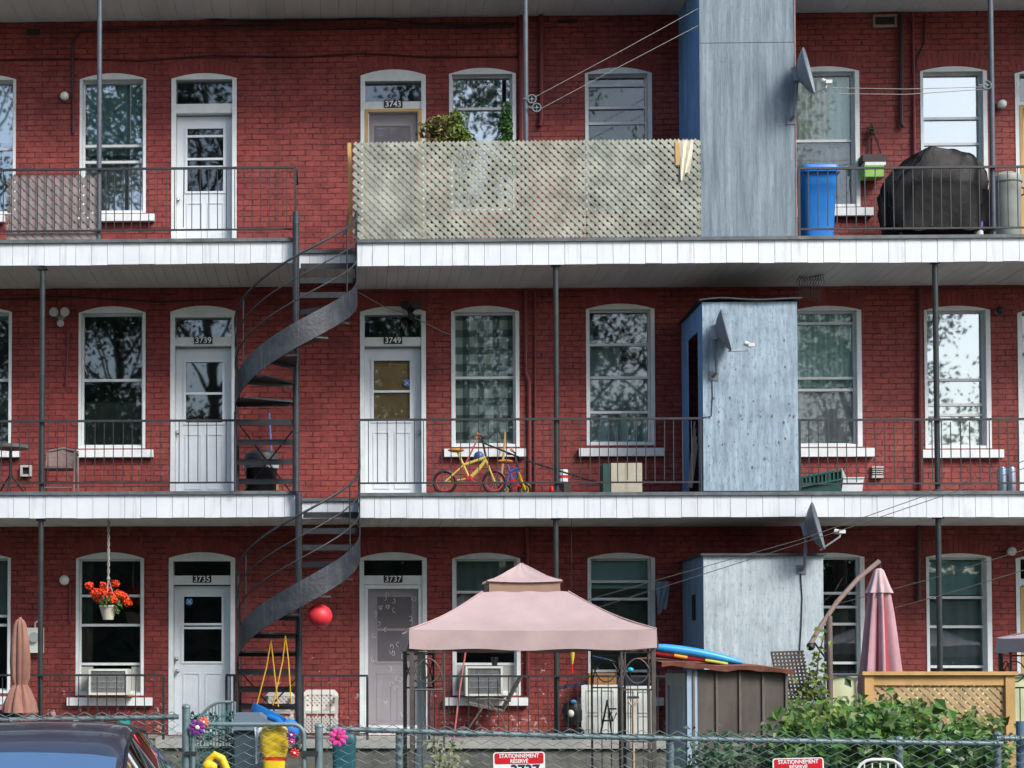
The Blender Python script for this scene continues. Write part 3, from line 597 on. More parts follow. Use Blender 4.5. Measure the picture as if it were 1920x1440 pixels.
# ------------------------------------------------------------------ spiral staircases
def stair(cpx, cy_px, z0, z1, ptop, label, low):
    cy = YF - .1; c = P(cpx, cy_px, cy); cx = c.x; R = .795; n = 14; h = (z1 - z0) / n; g = .21
    t = thing('spiral_staircase', (cx, cy, z0), label, 'staircase', 'steel spiral staircases')
    MB().tube([(cx, cy, z0 - (.05 if low else .0)), (cx, cy, P(cpx, ptop, cy).z)], .046, 14).build('centre_pole', STEEL2, t, smooth=True)
    # tread i (1..13): four straight steps on the left coming forward, six winders round the front, three straight steps on the right going back
    def edge(u):                       # outer edge at step coordinate u (0..14)
        if u <= 5: return Vector((cx - R, cy + (5 - u) * g, 0))
        if u <= 11:
            a = math.pi + (u - 5) / 6 * math.pi; return Vector((cx + R * math.cos(a), cy + R * math.sin(a), 0))
        return Vector((cx + R, cy + (u - 11) * g, 0))
    for i in range(1, 14):
        z = z0 + i * h; m = MB(); q = .022
        a, b = edge(i), edge(i + 1)
        if i < 5 or i >= 11:
            ix = cx + (-.05 if i < 5 else .05); m.add([(a.x, a.y, z), (ix, a.y, z), (ix, b.y, z), (b.x, b.y, z), (a.x, a.y, z-q), (ix, a.y, z-q), (ix, b.y, z-q), (b.x, b.y, z-q)],
                 [(0,1,2,3),(7,6,5,4),(0,4,5,1),(1,5,6,2),(2,6,7,3),(3,7,4,0)])
            yy = min(a.y, b.y) if i < 5 else min(a.y, b.y)
            m.box((min(a.x, ix), yy-.004, z-.075), (max(a.x, ix), yy+.012, z-.001-q))
        else:
            a0 = math.pi + (i - 5) / 6 * math.pi - .05; a1 = math.pi + (i - 4) / 6 * math.pi + .05
            f = lambda an, r, zz: (cx + r * math.cos(an), cy + r * math.sin(an), zz)
            am = (a0 + a1) / 2
            top = [f(a0,.04,z), f(a0,R-.006,z), f(am,R-.006,z), f(a1,R-.006,z), f(a1,.04,z)]; bot = [(x, y, zz - q) for x, y, zz in top]
            m.add(top + bot, [(0,1,2,3,4), (9,8,7,6,5)] + [(k, k+5, (k+1) % 5 + 5, (k+1) % 5) for k in range(5)])
            m.bar(f(a0, .04, z-.035), f(a0, R-.01, z-.035), .07, .008, (math.cos(a0+1.57), math.sin(a0+1.57), 0))
        m.build('tread', STEEL, t)
    # outer stringer: a steel band following the treads
    def band(u0, u1, k, lo, hi, dz=0):
        m = MB(); vs = []; fs = []
        for j in range(k + 1):
            u = u0 + (u1 - u0) * j / k; e = edge(u); d = (e - Vector((cx, cy, 0))); d = Vector((-1, 0, 0)) if u <= 5 else Vector((1, 0, 0)) if u >= 11 else d.normalized()
            z = z0 + u * h + dz
            for (o, zz) in ((0, lo), (0, hi), (.01, hi), (.01, lo)): vs.append((e.x + d.x * o, e.y + d.y * o, z + zz))
        for j in range(k):
            for q in range(4): fs.append((j*4+q, j*4+(q+1) % 4, (j+1)*4+(q+1) % 4, (j+1)*4+q))
        fs += [(3,2,1,0), (k*4, k*4+1, k*4+2, k*4+3)]
        return m.add(vs, fs)
    band(.6, 13.6, 52, -.17, .16).build('stringer', STEEL2, t, smooth=True)
    def rail(off, u0, u1, r=.013, k=60):
        pts = []
        for j in range(k + 1):
            u = u0 + (u1 - u0) * j / k; e = edge(u); pts.append((e.x, e.y, z0 + u * h + off))
        return MB().tube(pts, r, 6)
    rail(1.0, 1.2, 13.6, .017).build('handrail', STEEL, t, smooth=True)
    rail(.72, 3.6, 13.6, .011).build('lower_rail', STEEL, t, smooth=True)
    rail(.44, 3.6, 13.6, .011).build('lower_rail', STEEL, t, smooth=True)
    for u in (1.2, 5, 6.1, 8.1, 9.9, 11.2, 13.5):
        e = edge(u); MB().tube([(e.x, e.y, z0 + u*h), (e.x, e.y, z0 + u*h + 1.0)], .010, 6).build('baluster', STEEL, t)
    # cross braces and the slim inner stringer under the straight steps
    x0_, x1_ = cx - R + .02, cx - .05
    m = MB(); m.tube([(x0_, cy + 4*g, z0 + .02), (x1_, cy + .1, z0 + 3.4*h)], .010, 6); m.tube([(x1_, cy + 4*g, z0 + .02), (x0_, cy + .1, z0 + 3.9*h)], .010, 6); m.build('cross_brace', STEEL, t)
    e = edge(1.0); MB().box((e.x-.02, e.y-.3, z0), (e.x+.012, e.y-.27, z0 + 3*h)).build('support_leg', STEEL, t)
    e = edge(13.6); MB().tube([(e.x, e.y, z0+11.2*h), (e.x, e.y, z1 + .9)], .016, 8).build('end_post', STEEL, t)
    e = edge(5); MB().tube([(e.x-.004, e.y, z0 - (.0 if low else 0)), (e.x-.004, e.y, z0 + 4.4*h)], .013, 8).build('support_leg', STEEL, t)
    return t
stair(555, 700, ZD[2], ZD[3], 398, 'upper dark steel spiral staircase rising from the middle balcony to the top balcony', False)
stair(560, 1200, .85, ZD[2], 924, 'lower dark steel spiral staircase rising from the porch to the middle balcony', True)

# ------------------------------------------------------------------ lattice panels
def lattice_mb(X0, X1, Z0, Z1, Y, pitch, w, th=.007, slope=1.0):
    mb = MB()
    for sgn in (1, -1):
        y = Y - th * .5 if sgn < 0 else Y + th * .5
        step = pitch; c = X0 - (Z1 - Z0) / slope
        while c < X1 + (Z1 - Z0) / slope:
            # line x = c + sgn*(z-Z0)/slope   (mirrored for sgn<0)
            za, zb = Z0, Z1; xa = c if sgn > 0 else c + (Z1 - Z0) / slope; 
            xb = xa + sgn * (Z1 - Z0) / slope
            lo, hi = 0.0, 1.0; dx = xb - xa
            t0, t1 = sorted(((X0 - xa) / dx, (X1 - xa) / dx)); lo = max(lo, t0); hi = min(hi, t1)
            if hi - lo > .02:
                A = (xa + dx*lo, y, Z0 + (Z1-Z0)*lo); Bq = (xa + dx*hi, y, Z0 + (Z1-Z0)*hi)
                mb.bar(A, Bq, w * random.uniform(.92, 1.06), th * .96)
            c += step
    return mb
def rectpx(x0, y0, x1, y1, Y):
    return P(x0, (y0+y1)/2, Y).x, P(x1, (y0+y1)/2, Y).x, P((x0+x1)/2, y1, Y).z, P((x0+x1)/2, y0, Y).z
X0, X1, Z0, Z1 = rectpx(663, 266, 1312, 443, YF+.0); Z0 = ZD[3] + .005
t = thing('lattice_screen', ((X0+X1)/2, YF, Z0), 'long pale greenish wooden lattice screen along the top balcony', 'lattice')
Xm = P(1098, 300, YF).x
for a, b in ((X0, Xm-.002), (Xm+.002, X1)): lattice_mb(a, b, Z0, Z1, YF-.03, .107, .046).build('lattice_panel', LATT, t)
MB().box((X0, YF-.015, Z0), (X0+.04, YF+.02, Z1-.01)).box((X1-.05, YF-.015, Z0), (X1, YF+.02, Z1-.01)).build('frame', LATT, t)
X0, X1, Z0, Z1 = rectpx(12, 326, 184, 446, YF)
t = thing('lattice_screen', ((X0+X1)/2, YF, Z0), 'small brown grey lattice panel tied behind the railing on the top balcony', 'lattice')
lattice_mb(X0, X1, ZD[3]+.01, Z1, YF+.075, .122, .062).build('lattice_panel', LATTB, t)
# boards and scraps at the ends of the long lattice
m = MB(); m.bar(P(658, 440, -1.35), P(655, 268, -1.35), .05, .02); m.build
tag(m.build('leaning_board', M('yellow pine', (.5, .3, .1), .7, .2, 5)), 'yellow pine board standing upright at the left end of the long lattice', 'board')
m = MB(); m.bar(P(648, 440, -1.25), P(657, 380, -1.25), .03, .02)
tag(m.build('leaning_board', M('grey scrap wood', (.25, .22, .17), .8, .2, 5)), 'short grey stick leaning low beside the yellow board', 'board')
def rag(px, py, w, h, Y, mt, name, label, cat):
    mb = MB(); a = P(px, py, Y); vs = []; fs = []; n, k = 8, 10
    for j in range(k + 1):
        for i in range(n + 1):
            u, v = i/n, j/k; sh = .25 * math.sin(v * 3.2) - .35 * v * (1 - v)
            vs.append((a.x + w * (u * (1 - .45*v) + .2*sh + .12*v), Y + .012 * math.sin(u * 13 + v * 5) - .01*v, a.z - h * v * (1 + .12 * math.sin(u * 5 + 1))))
    for j in range(k):
        for i in range(n): fs.append((j*(n+1)+i, (j+1)*(n+1)+i, (j+1)*(n+1)+i+1, j*(n+1)+i+1))
    return tag(mb.add(vs, fs).build(name, mt, None, smooth=True), label, cat)
rag(1272, 263, .2, .48, YF-.055, M('cream rag cloth', (.62, .58, .46), .9, .12, 9), 'rag', 'cream rag hanging over the right end of the long lattice', 'cloth')
tag(MB().bar(P(1270, 265, YF-.045), P(1271, 310, YF-.045), .06, .012).build('wood_scrap', CEDAR), 'short orange brown wood scrap beside the cream rag', 'board')

# ------------------------------------------------------------------ storage sheds
def dirt_spots(X0, X1, rows, Y, name, parent, seed):
    rnd = random.Random(seed)
    for z, n in rows:
        for i in range(n):
            x = X0 + (X1-X0) * (i + .5 + rnd.uniform(-.2, .2)) / n; zz = z + rnd.gauss(0, .04); r = rnd.uniform(.007, .02)
            pts = [(x + r*.7*math.cos(a*1.047), zz + r * (1.3 if a in (1, 2) else 1.0) * math.sin(a*1.047)) for a in range(6)]
            MB().prism(pts, Y-.003, Y+.001).build(name, M('rust stained nail', (.10, .12, .13), .8, .2), parent)
def shed(x0, x1, ytop, ybot, label, front, zfoot, lid=None, seam=None):
    Y0, Y1 = YF + .0, -.006; X0, X1, Z0, Z1 = rectpx(x0, ytop, x1, ybot, Y0); Z0 = zfoot + .003
    t = thing('storage_shed', ((X0+X1)/2, Y0, Z0), label, 'shed', 'plywood sheds standing on the balconies')
    if seam:
        zs = P((x0+x1)/2, seam, Y0).z
        MB().box((X0, Y0, Z0), (X1, Y0+.02, zs-.004)).build('front_panel', front, t); MB().box((X0+.004, Y0+.002, zs+.004), (X1-.002, Y0+.02, Z1)).build('front_panel', front, t)
    else: MB().box((X0, Y0, Z0), (X1, Y0+.02, Z1)).build('front_panel', front, t)
    MB().box((X1-.02, Y0+.021, Z0), (X1-.001, Y1, Z1)).build('side_panel', front, t)
    return t, X0, X1, Z0, Z1
t, X0, X1, Z0, Z1 = shed(1312, 1491, -60, 443, 'tall weathered blue grey plywood shed on the top balcony', PLY3, ZD[3], seam=80)
MB().box((X0+.001, YF+.021, Z0), (X0+.02, -.006, ZTOP-.01)).build('side_panel', BLUESIDE, t)
sm = MB()
for y in (-.5, -1.0): sm.box((X0-.012, y-.03, Z0+.02), (X0+.0005, y+.03, ZTOP-.05))
sm.build('batten', BLUESIDE, t)
MB().box((X1-.004, YF-.008, Z0), (X1+.012, YF+.02, Z1)).build('corner_trim', M('rust primer trim', (.28, .17, .16), .7, .3, 6), t)
t, X0, X1, Z0, Z1 = shed(1318, 1496, 566, 920, 'pale blue plywood shed with dark side doorway on the middle balcony', PLY2, ZD[2])
MB().box((X0+.001, YF+.021, Z0), (X0+.02, -1.17, Z1)).box((X0+.001, -.42, Z0), (X0+.02, -.006, Z1)).box((X0+.001, -1.17, P(1300, 628, -.9).z), (X0+.02, -.42, Z1)).build('side_panel', BLUESIDE, t)
dirt_spots(X0, X1, [(Z0+.62, 7), (Z0+.66, 3), (Z0+.92, 9), (Z0+.96, 4), (Z0+.34, 7), (Z0+1.2, 5), (Z0+1.62, 4), (Z0+1.95, 3)], YF, 'nail_head', t, 3)
rf = MB(); n = 10
for i in range(n):
    u0, u1 = i/n, (i+1)/n; f = lambda u: .03 * math.sin(u*7) * (1-u) + .02*u
    rf.add([(X0-.05+(X1-X0+.1)*u0, YF-.06, Z1+.01+f(u0)), (X0-.05+(X1-X0+.1)*u1, YF-.06, Z1+.01+f(u1)), (X0-.05+(X1-X0+.1)*u1, -.02, Z1+.05), (X0-.05+(X1-X0+.1)*u0, -.02, Z1-.02),
            (X0-.05+(X1-X0+.1)*u0, YF-.06, Z1+.026+f(u0)), (X0-.05+(X1-X0+.1)*u1, YF-.06, Z1+.026+f(u1)), (X0-.05+(X1-X0+.1)*u1, -.02, Z1+.066), (X0-.05+(X1-X0+.1)*u0, -.02, Z1-.004)],
           [(0,3,2,1),(4,5,6,7),(0,1,5,4),(2,3,7,6)])
rf.build('roof', M('dark roofing felt', (.05, .055, .06), .8, .3), t)
t, X0, X1, Z0, Z1 = shed(1320, 1545, 1042, 1385, 'whitewashed plywood shed on the ground floor porch under the dark dish', PLY1, .85)
MB().box((X0+.001, YF+.021, Z0), (X0+.02, -.006, Z1)).build('side_panel', M('blue grey painted plywood', (.15, .26, .40), .6, .2, 2.5, stretch=(2, 2, .5)), t)
MB().box((X0-.04, YF-.05, Z1+.001), (X1+.03, -.01, Z1+.03)).build('roof', M('dark roofing felt', (.05, .055, .06), .8), t)
MB().prism([], 0, 0) if False else None
m = MB(); yh0, yh1 = -.95, -.75; zc = P(1297, 1135, -.85).z
m.box((X0-.014, yh0, zc-.2), (X0+.0005, yh1, zc+.14)); m.build('side_opening', BLACKP, t)

# ------------------------------------------------------------------ satellite dishes
def dish(cx, cy, Y, rad, nrm, lnb, base, label, dark=False, Yb=None):
    c = P(cx, cy, Y); n = Vector(nrm).normalized(); t = thing('satellite_dish', P(base[0], base[1], Yb), label, 'satellite dish', 'satellite dishes on the sheds')
    q = n.to_track_quat('Z', 'Y').to_matrix(); mb = MB(); rings, k = 8, 28; vs = []; fs = []
    for side in (0, 1):
        for i in range(rings + 1):
            r = rad * i / rings
            for j in range(k):
                a = 6.2832 * j / k; zz = (r * r) / (4 * rad * .55) - .11 * rad - (.012 if side else 0)
                vs.append(c + q @ Vector((r * math.cos(a) * .93, r * math.sin(a), zz)))
    N = (rings + 1) * k
    for i in range(rings):
        for j in range(k):
            a, b, c2, d = i*k+j, i*k+(j+1) % k, (i+1)*k+(j+1) % k, (i+1)*k+j
            fs.append((a, b, c2, d)); fs.append((N+a, N+d, N+c2, N+b))
    for j in range(k): fs.append((rings*k+j, rings*k+(j+1) % k, N+rings*k+(j+1) % k, N+rings*k+j))
    mb.add(vs, fs).build('reflector', M('dish grey dark', (.12, .14, .16), .5, .15) if dark else M('dish grey', (.19, .23, .27), .5, .12), t, smooth=True)
    met = M('dish bracket metal', (.16, .18, .21), .5, .2); wht = M('dish arm white', (.55, .56, .54), .5, .15)
    bk = c - n * .05; b0 = P(base[0], base[1], Yb)
    MB().tube([b0 + Vector((0, -.005, 0)), b0 + Vector((.02, -.10, .03)), bk + Vector((0, 0, -.03))], .022, 8).build('mast', met, t, smooth=True)
    MB().box((b0.x-.06, b0.y-.012, b0.z-.06), (b0.x+.06, b0.y, b0.z+.06)).build('wall_plate', met, t)
    m = MB(); m.obox(bk, n * .05, q @ Vector((.07, 0, 0)), q @ Vector((0, .09, 0))); m.build('bracket', met, t)
    L = P(*lnb); lowp = c + q @ Vector((0, -rad * .98, .05)); lo2 = lowp if lowp.z < c.z else c + q @ Vector((0, rad * .98, .05))
    MB().tube([lo2, L + Vector((-.02, 0, -.06)), L], .012, 6).build('arm', wht, t, smooth=True)
    MB().tube([L, L + (c - L).normalized() * .08], [.028, .036], 10).box(L - Vector((.03, .03, .015)), L + Vector((.05, .03, .03))).build('receiver', wht, t)
    return t
dish(1502, 138, -1.72, .315, (.93, -.37, .20), (1552, 155, -1.95), (1483, 225, YF), 'grey satellite dish on the corner of the tall top shed', Yb=YF)
dish(1349, 622, -1.74, .28, (.96, -.255, .22), (1407, 648, -1.9), (1338, 705, YF), 'grey satellite dish seen edge on against the pale blue shed', Yb=YF)
dish(1519, 990, -1.74, .315, (.95, -.34, .24), (1577, 998, -1.95), (1502, 1068, YF), 'dark satellite dish above the whitewashed ground floor shed', True, Yb=YF)
tag(MB().ptube([(1501,1075,YF-.012),(1504,1120,YF-.01),(1502,1180,YF-.012),(1498,1238,YF-.01)], .007).build('dish_cable', CABLE), 'black cable running down the whitewashed shed from its dish', 'cable')
tag(MB().ptube([(1335,712,YF-.012),(1336,740,YF-.01),(1334,780,YF-.012),(1318,783,YF-.01)], .005).build('dish_cable', CABLE), 'thin grey cable running down the pale blue shed from its dish', 'cable')

# ------------------------------------------------------------------ pipes, cables, lamps on the wall
def pipe(pts, r, label, mt=PIPE, name='wall_pipe', cat='pipe', n=8):
    return tag(MB().ptube(pts, r, n).build(name, mt, None, smooth=True), label, cat)
pipe([(1015,28,-.05),(1015,228,-.05),(1012,236,-.05)], .033, 'red painted vertical pipe ending above the long lattice')
pipe([(978,30,-.05),(978,445,-.05)], .04, 'red painted drain pipe behind the pulley post on the top balcony')
pipe([(985,545,-.04),(986,700,-.04),(992,715,-.04),(993,922,-.04)], .028, 'red painted pipe right of the plaid curtain window')
pipe([(1003,545,-.04),(1004,920,-.04)], .016, 'thin red painted conduit beside the red pipe right of the plaid window')
pipe([(988,985,-.05),(989,1040,-.05),(990,1300,-.05)], .03, 'red pipe on the ground floor behind the gazebo roof')
pipe([(1690,26,-.06),(1690,232,-.06),(1694,238,-.06)], .03, 'black vertical pipe between the two right windows on top floor', M('black pipe', (.04, .02, .022), .5))
pipe([(1711,26,-.04),(1713,120,-.04),(1716,430,-.04)], .022, 'long dark red conduit left of the bright window on top floor')
pipe([(1734,26,-.03),(1733,80,-.03),(1718,112,-.03),(1716,135,-.03)], .012, 'bent black cable beside the conduit on the top right', CABLE, 'wall_cable', 'cable')
pipe([(1724,540,-.05),(1726,920,-.05)], .032, 'dark red pipe left of the right window on the middle floor', M('dark red pipe', (.10, .018, .02), .5))
pipe([(1722,985,-.05),(1722,1128,-.05)], .03, 'dark pipe left of the right window on the ground floor', M('black pipe', (.04, .02, .022), .5))
pipe([(137,250,-.03),(136,80,-.03),(150,58,-.03),(330,50,-.03),(640,52,-.03),(970,45,-.03)], .016, 'dark conduit bending from the round lamp up along the top floor ceiling', M('black pipe', (.04, .02, .022), .5))
pipe([(128,612,-.03),(127,660,-.03),(124,722,-.03)], .012, 'thin conduit hanging below the floodlights on the middle floor', PIPE)
pipe([(131,1085,-.03),(131,1165,-.03)], .014, 'short conduit below the round lamp on the ground floor', PIPE)
def cable(pts, r, label, mt=CABLE): return tag(MB().ptube(pts, r, 5).build('wall_cable', mt), label, 'cable')
cable([(0,112,-.02),(140,110,-.02),(260,114,-.02),(400,104,-.02),(560,107,-.02),(680,100,-.02),(800,107,-.02),(975,106,-.02)], .011, 'sagging black cable running along the top floor wall above the doors', M('red dark cable', (.06, .012, .014), .7))
cable([(330,32,-.05),(500,42,-.05),(700,36,-.05),(860,50,-.05),(965,46,-.05)], .013, 'sagging black cable close under the top floor ceiling')
cable([(0,562,-.03),(120,556,-.03),(300,566,-.03),(440,560,-.03)], .01, 'black cable along the middle floor wall above the left door')
cable([(672,548,-.5),(720,575,-.1),(770,592,-.05),(830,622,-.03),(846,628,-.02)], .006, 'pale string sagging from staircase to the plaid window', ROPE)
def globe(px, py, Y, label, r=.06, mt=LAMPW, base=True):
    c = P(px, py, Y); t = thing('wall_lamp', c, label, 'lamp', 'round lamps on the brick wall')
    MB().tube([(c.x, -.001, c.z), (c.x, -.05, c.z)], r*.8, 14).build('lamp_base', M('grey lamp base', (.3, .3, .3), .5), t, smooth=True)
    MB().ell((c.x, -.05 - r*.8, c.z), r, r, r, 16, 10).build('lamp_globe', mt, t, smooth=True)
globe(122, 182, -.05, 'round white wall lamp left of the top left window')
globe(122, 1088, -.05, 'round white wall lamp left of the hanging red flowers', .07)
globe(1877, 197, -.05, 'round white wall lamp beside the right post on the top floor')
globe(1895, 1034, -.05, 'round pale wall lamp beside the ground floor wooden door frame')
globe(1873, 583, -.05, 'black round wall lamp right of the middle floor window', .055, BLACKP)
def flood(px, py, label, mt):
    c = P(px, py, -.1); t = thing('floodlight', c, label, 'floodlight')
    MB().tube([(c.x, -.001, c.z-.02), (c.x, -.06, c.z-.02)], .05, 12).build('mount', mt, t)
    for s in (-1, 1):
        MB().tube([(c.x + s*.05, -.07, c.z+.01), (c.x + s*.08, -.2, c.z+.02)], [.04, .065], 12).build('lamp_head', mt, t, smooth=True)
    MB().tube([(c.x, -.06, c.z-.09), (c.x+.01, -.14, c.z-.13)], [.04, .05], 12).build('sensor', mt, t, smooth=True)
flood(113, 590, 'pair of pale floodlights on the middle floor wall left of the window', M('aged white plastic', (.42, .44, .44), .5))
flood(770, 577, 'pair of dark floodlights above the middle door', BLACKP)
m = MB(); t = thing('wall_vent', P(1659, 50, -.02), 'small tan framed vent high on the top floor wall', 'vent')
m.pbox(1637, 27, 1682, 31, -.03, .0).pbox(1637, 46, 1682, 51, -.03, .0).pbox(1637, 31, 1641, 46, -.03, .0).pbox(1678, 31, 1682, 46, -.03, .0).build('vent_frame', M('tan vent paint', (.34, .24, .2), .6), t)
MB().pbox(1641, 31, 1678, 46, -.005, .0).build('vent_opening', BLACKP, t)
t = thing('wall_vent', P(48, 893, -.05), 'small square white vent on the middle floor between table and chair', 'vent')
MB().pbox(38, 872, 59, 876, -.06, 0).pbox(38, 889, 59, 893, -.06, 0).pbox(38, 876, 42, 889, -.06, 0).pbox(55, 876, 59, 889, -.06, 0).build('vent_frame', M('grey vent', (.42, .42, .4), .6), t)
MB().pbox(42, 876, 55, 889, -.02, 0).build('vent_opening', BLACKP, t)
t = thing('wall_vent', P(1646, 895, -.05), 'small grey louvred vent low on the middle floor right wall', 'vent')
m = MB().pbox(1635, 874, 1657, 877, -.07, 0); m.pbox(1635, 893, 1657, 896, -.07, 0)
for y in (879, 883, 887, 891): m.pbox(1636, y, 1656, y+2, -.06, 0)
m.build('louvres', M('grey vent', (.42, .42, .4), .6), t)
t = thing('meter_box', P(64, 1224, -.1), 'cream electric meter box on the ground floor wall behind the brown umbrella', 'meter box')
MB().pbox(49, 1177, 80, 1224, -.12, 0).build('box', CREAM, t)
c = P(64, 1195, -.12); MB().tube([(c.x, -.12, c.z), (c.x, -.17, c.z)], .07, 16).build('meter_dial', M('grey meter glass', (.4, .42, .42), .2), t, smooth=True)
MB().ptube([(66,1177,-.06),(66,1168,-.06),(72,1164,-.04)], .015).build('conduit', M('grey vent', (.42, .42, .4), .6), t)

# ------------------------------------------------------------------ clotheslines
def pulley(px, py, Y, label):
    c = P(px, py, Y); t = thing('clothesline_pulley', c, label, 'pulley', 'clothesline pulleys')
    m = MB(); n = 16
    for dy in (-.012, .012): m.tube([(c.x + .055*math.cos(6.283*k/n), c.y+dy, c.z + .055*math.sin(6.283*k/n)) for k in range(n)], .008, 6, closed=True)
    m.tube([(c.x, c.y-.02, c.z), (c.x, c.y+.02, c.z)], .012, 8)
    for k in range(4): m.tube([c, (c.x + .055*math.cos(1.571*k), c.y, c.z + .055*math.sin(1.571*k))], .006, 5)
    m.build('wheel', GALV, t, smooth=True)
    MB().box((c.x-.075, c.y-.01, c.z-.012), (c.x-.05, c.y+.01, c.z+.012)).tube([(c.x-.11, c.y, c.z+.01), (c.x-.05, c.y, c.z)], .01, 6).build('hook', GALV, t)
def line(pts, r, label): return tag(MB().ptube(pts, r, 5).build('clothesline', ROPE), label, 'clothesline', 'clotheslines')
pulley(997, 186, YP-.03, 'small clothesline pulley on the post above the long lattice')
pulley(1006, 202, YP-.06, 'second clothesline pulley hanging just below the first one')
line([(1003,182,YP-.03),(1160,98,-1.6),(1309,16,-1.62)], .0042, 'upper clothesline rising from the pulley to the tall shed')
line([(1012,205,YP-.06),(1160,126,-1.6),(1309,48,-1.62)], .0042, 'lower clothesline rising from the pulley to the tall shed')
pulley(1850, 160, YP-.06, 'clothesline pulley on the post above the covered barbecue')
line([(1560,165,-1.6),(1700,167,-1.6),(1848,163,YP-.06)], .005, 'upper short clothesline across the right windows on the top balcony')
line([(1570,176,-1.6),(1700,177,-1.6),(1848,167,YP-.06)], .005, 'lower short clothesline across the right windows on the top balcony')
pl = thing('utility_pole', P(2150, 1300, -6.0).xy.to_3d(), 'brown wooden utility pole holding the clotheslines in the right yard', 'pole')
c = P(2150, 800, -6.0)
MB().tube([(c.x, c.y, 0), (c.x, c.y, 6.2)], [.13, .1], 12).build('pole', BARK, pl, smooth=True)
line([(1092,1127,-.2),(1500,1012,-3.1),(2150,783,-5.9)], .005, 'upper of two long clotheslines crossing in front of the ground floor shed')
line([(1100,1146,-.2),(1560,1000,-3.4),(2150,800,-5.9)], .005, 'lower of two long clotheslines crossing in front of the ground floor shed')
line([(1560,1135,-.3),(1740,1087,-2.2),(2150,960,-5.9)], .005, 'upper clothesline crossing the right ground floor window')
line([(1640,1150,-.2),(1790,1109,-2.2),(2150,998,-5.9)], .005, 'lower clothesline crossing the right ground floor window')

# ------------------------------------------------------------------ things on the top balcony
def leafball(c, rx, ry, rz, n, size, mb=None, clump=None):
    mb = mb or MB(); c = Vector(c)
    for i in range(n):
        while True:
            q = Vector((random.uniform(-1,1), random.uniform(-1,1), random.uniform(-1,1)))
            if q.length <= 1 and (q.length > .45 or random.random() < .4): break
        mb.leaf(c + Vector((q.x*rx, q.y*ry, q.z*rz)), size * random.uniform(.6, 1.3), (q + Vector((random.gauss(0,.6), random.gauss(0,.6)-.3, random.gauss(0,.6)+.3))).normalized())
    return mb
def potted(px, ytop, w, Y, label, mt, cone=False):
    c = P(px, ytop, Y); zt = c.z; z0 = ZD[3]; t = thing('potted_shrub', (c.x, Y, z0), label, 'shrub', 'potted shrubs on the top balcony')
    MB().lathe((c.x, Y, z0), [(.11, 0), (.15, .3), (.165, .3), (.165, .34)], 18).build('pot', M('clay pot', (.3, .13, .08), .8), t, smooth=True)
    MB().tube([(c.x, Y, z0+.3), (c.x+.01, Y, zt-.2)], .014, 6).build('stem', BARK, t)
    mb = MB()
    if cone:
        for k in range(9):
            u = k/8; leafball((c.x, Y, zt - .1 - (zt-z0-.5)*u*.6),   .06+.13*u, .06+.13*u, .1, 70, .06, mb)
    else:
        for k in range(10):
            an = random.uniform(0, 6.28); rr = random.uniform(0, .8)
            leafball((c.x + w*rr*math.cos(an), Y + w*.7*rr*math.sin(an), zt - .1 - random.uniform(0, .5)), .14, .14, .12, 70, .07, mb)
    mb.build('foliage', mt, t)
potted(828, 200, .27, -1.1, 'reddish green shrub behind the long lattice left of the window', LEAFR)
potted(858, 206, .2, -1.0, 'yellow green shrub behind the lattice, touching the reddish one', LEAFY)
potted(949, 192, .12, -1.1, 'slim bright green conical shrub behind the lattice near the post', M('bright conifer leaf', (.06, .17, .03), .5, .3, 6, island=.5, trans=.2), True)
# blue wheeled bin
c = P(1533, 440, -1.1); z0 = ZD[3]; zt = P(1533, 313, -1.1).z; h = zt - z0
t = thing('wheeled_bin', (c.x, -1.05, z0), 'tall blue plastic recycling bin beside the tall shed', 'bin')
MB().lathe((c.x, -1.05, z0), [(.19, .02, .2), (.235, h*.86, .25), (.24, h*.88, .26)], 28, sq=5).build('bin_body', BLUEP, t, smooth=True)
MB().lathe((c.x, -1.06, z0), [(.265, h*.88, .29), (.275, h*.92, .3), (.26, h*.965, .285), (.20, h, .2)], 28, sq=5).build('bin_lid', BLUEP, t, smooth=True)
for s in (-1, 1): MB().tube([(c.x+s*.2, -.86, z0+.09), (c.x+s*.24, -.86, z0+.09)], .09, 14).build('wheel', BLACKP, t, smooth=True)
# barbecue under its cover
a = P(1653, 440, -1.05); b = P(1848, 440, -1.05); z0 = ZD[3]; zt = P(1770, 286, -1.05).z; H = zt - z0; cx = (a.x+b.x)/2; hw = (b.x-a.x)/2
t = thing('covered_barbecue', (cx, -1.0, z0), 'barbecue hidden under a rumpled black vinyl cover on the top balcony', 'barbecue')
prof = [(.93, 0.10), (.95, .2), (.98, .38), (1.0, .55), (.97, .66), (.88, .76), (.74, .86), (.64, .93), (.56, .98), (.3, 1.0)]
def wob(an, i): return 1 + .035*math.sin(5*an + i*.8) + .035*math.sin(11*an - i*1.3) + .022*math.sin(23*an + i*2.2) + .015*math.sin(37*an - i*.9)
mb = MB().lathe((0, 0, 0), [(hw*p, H*q, .32*(.7+.3*p)) for p, q in prof], 72, wob=wob, sq=3.2)
sk = [.02, .02, .01, 0, .02, .05, .07, .08, .085, .09]
for i, v in enumerate(mb.v):
    r = i // 72; v.x += cx + sk[min(r, 9)]; v.y += -1.0; v.z += z0 + .015*math.sin(v.x*19) + (.03*math.sin(v.x*9+1) if r > 5 else 0)
mb.build('cover', COVER, t, smooth=True)
for s in (-.7, .7): 
    for y in (-1.2, -.8): MB().tube([(cx+s*hw, y, z0), (cx+s*hw, y, z0+.16)], .025, 8).build('leg', BLACKP, t)
c = P(1834, 425, -1.15); t = thing('detergent_jug', (c.x, -1.15, ZD[3]), 'small white and blue plastic jug beside the covered barbecue', 'jug')
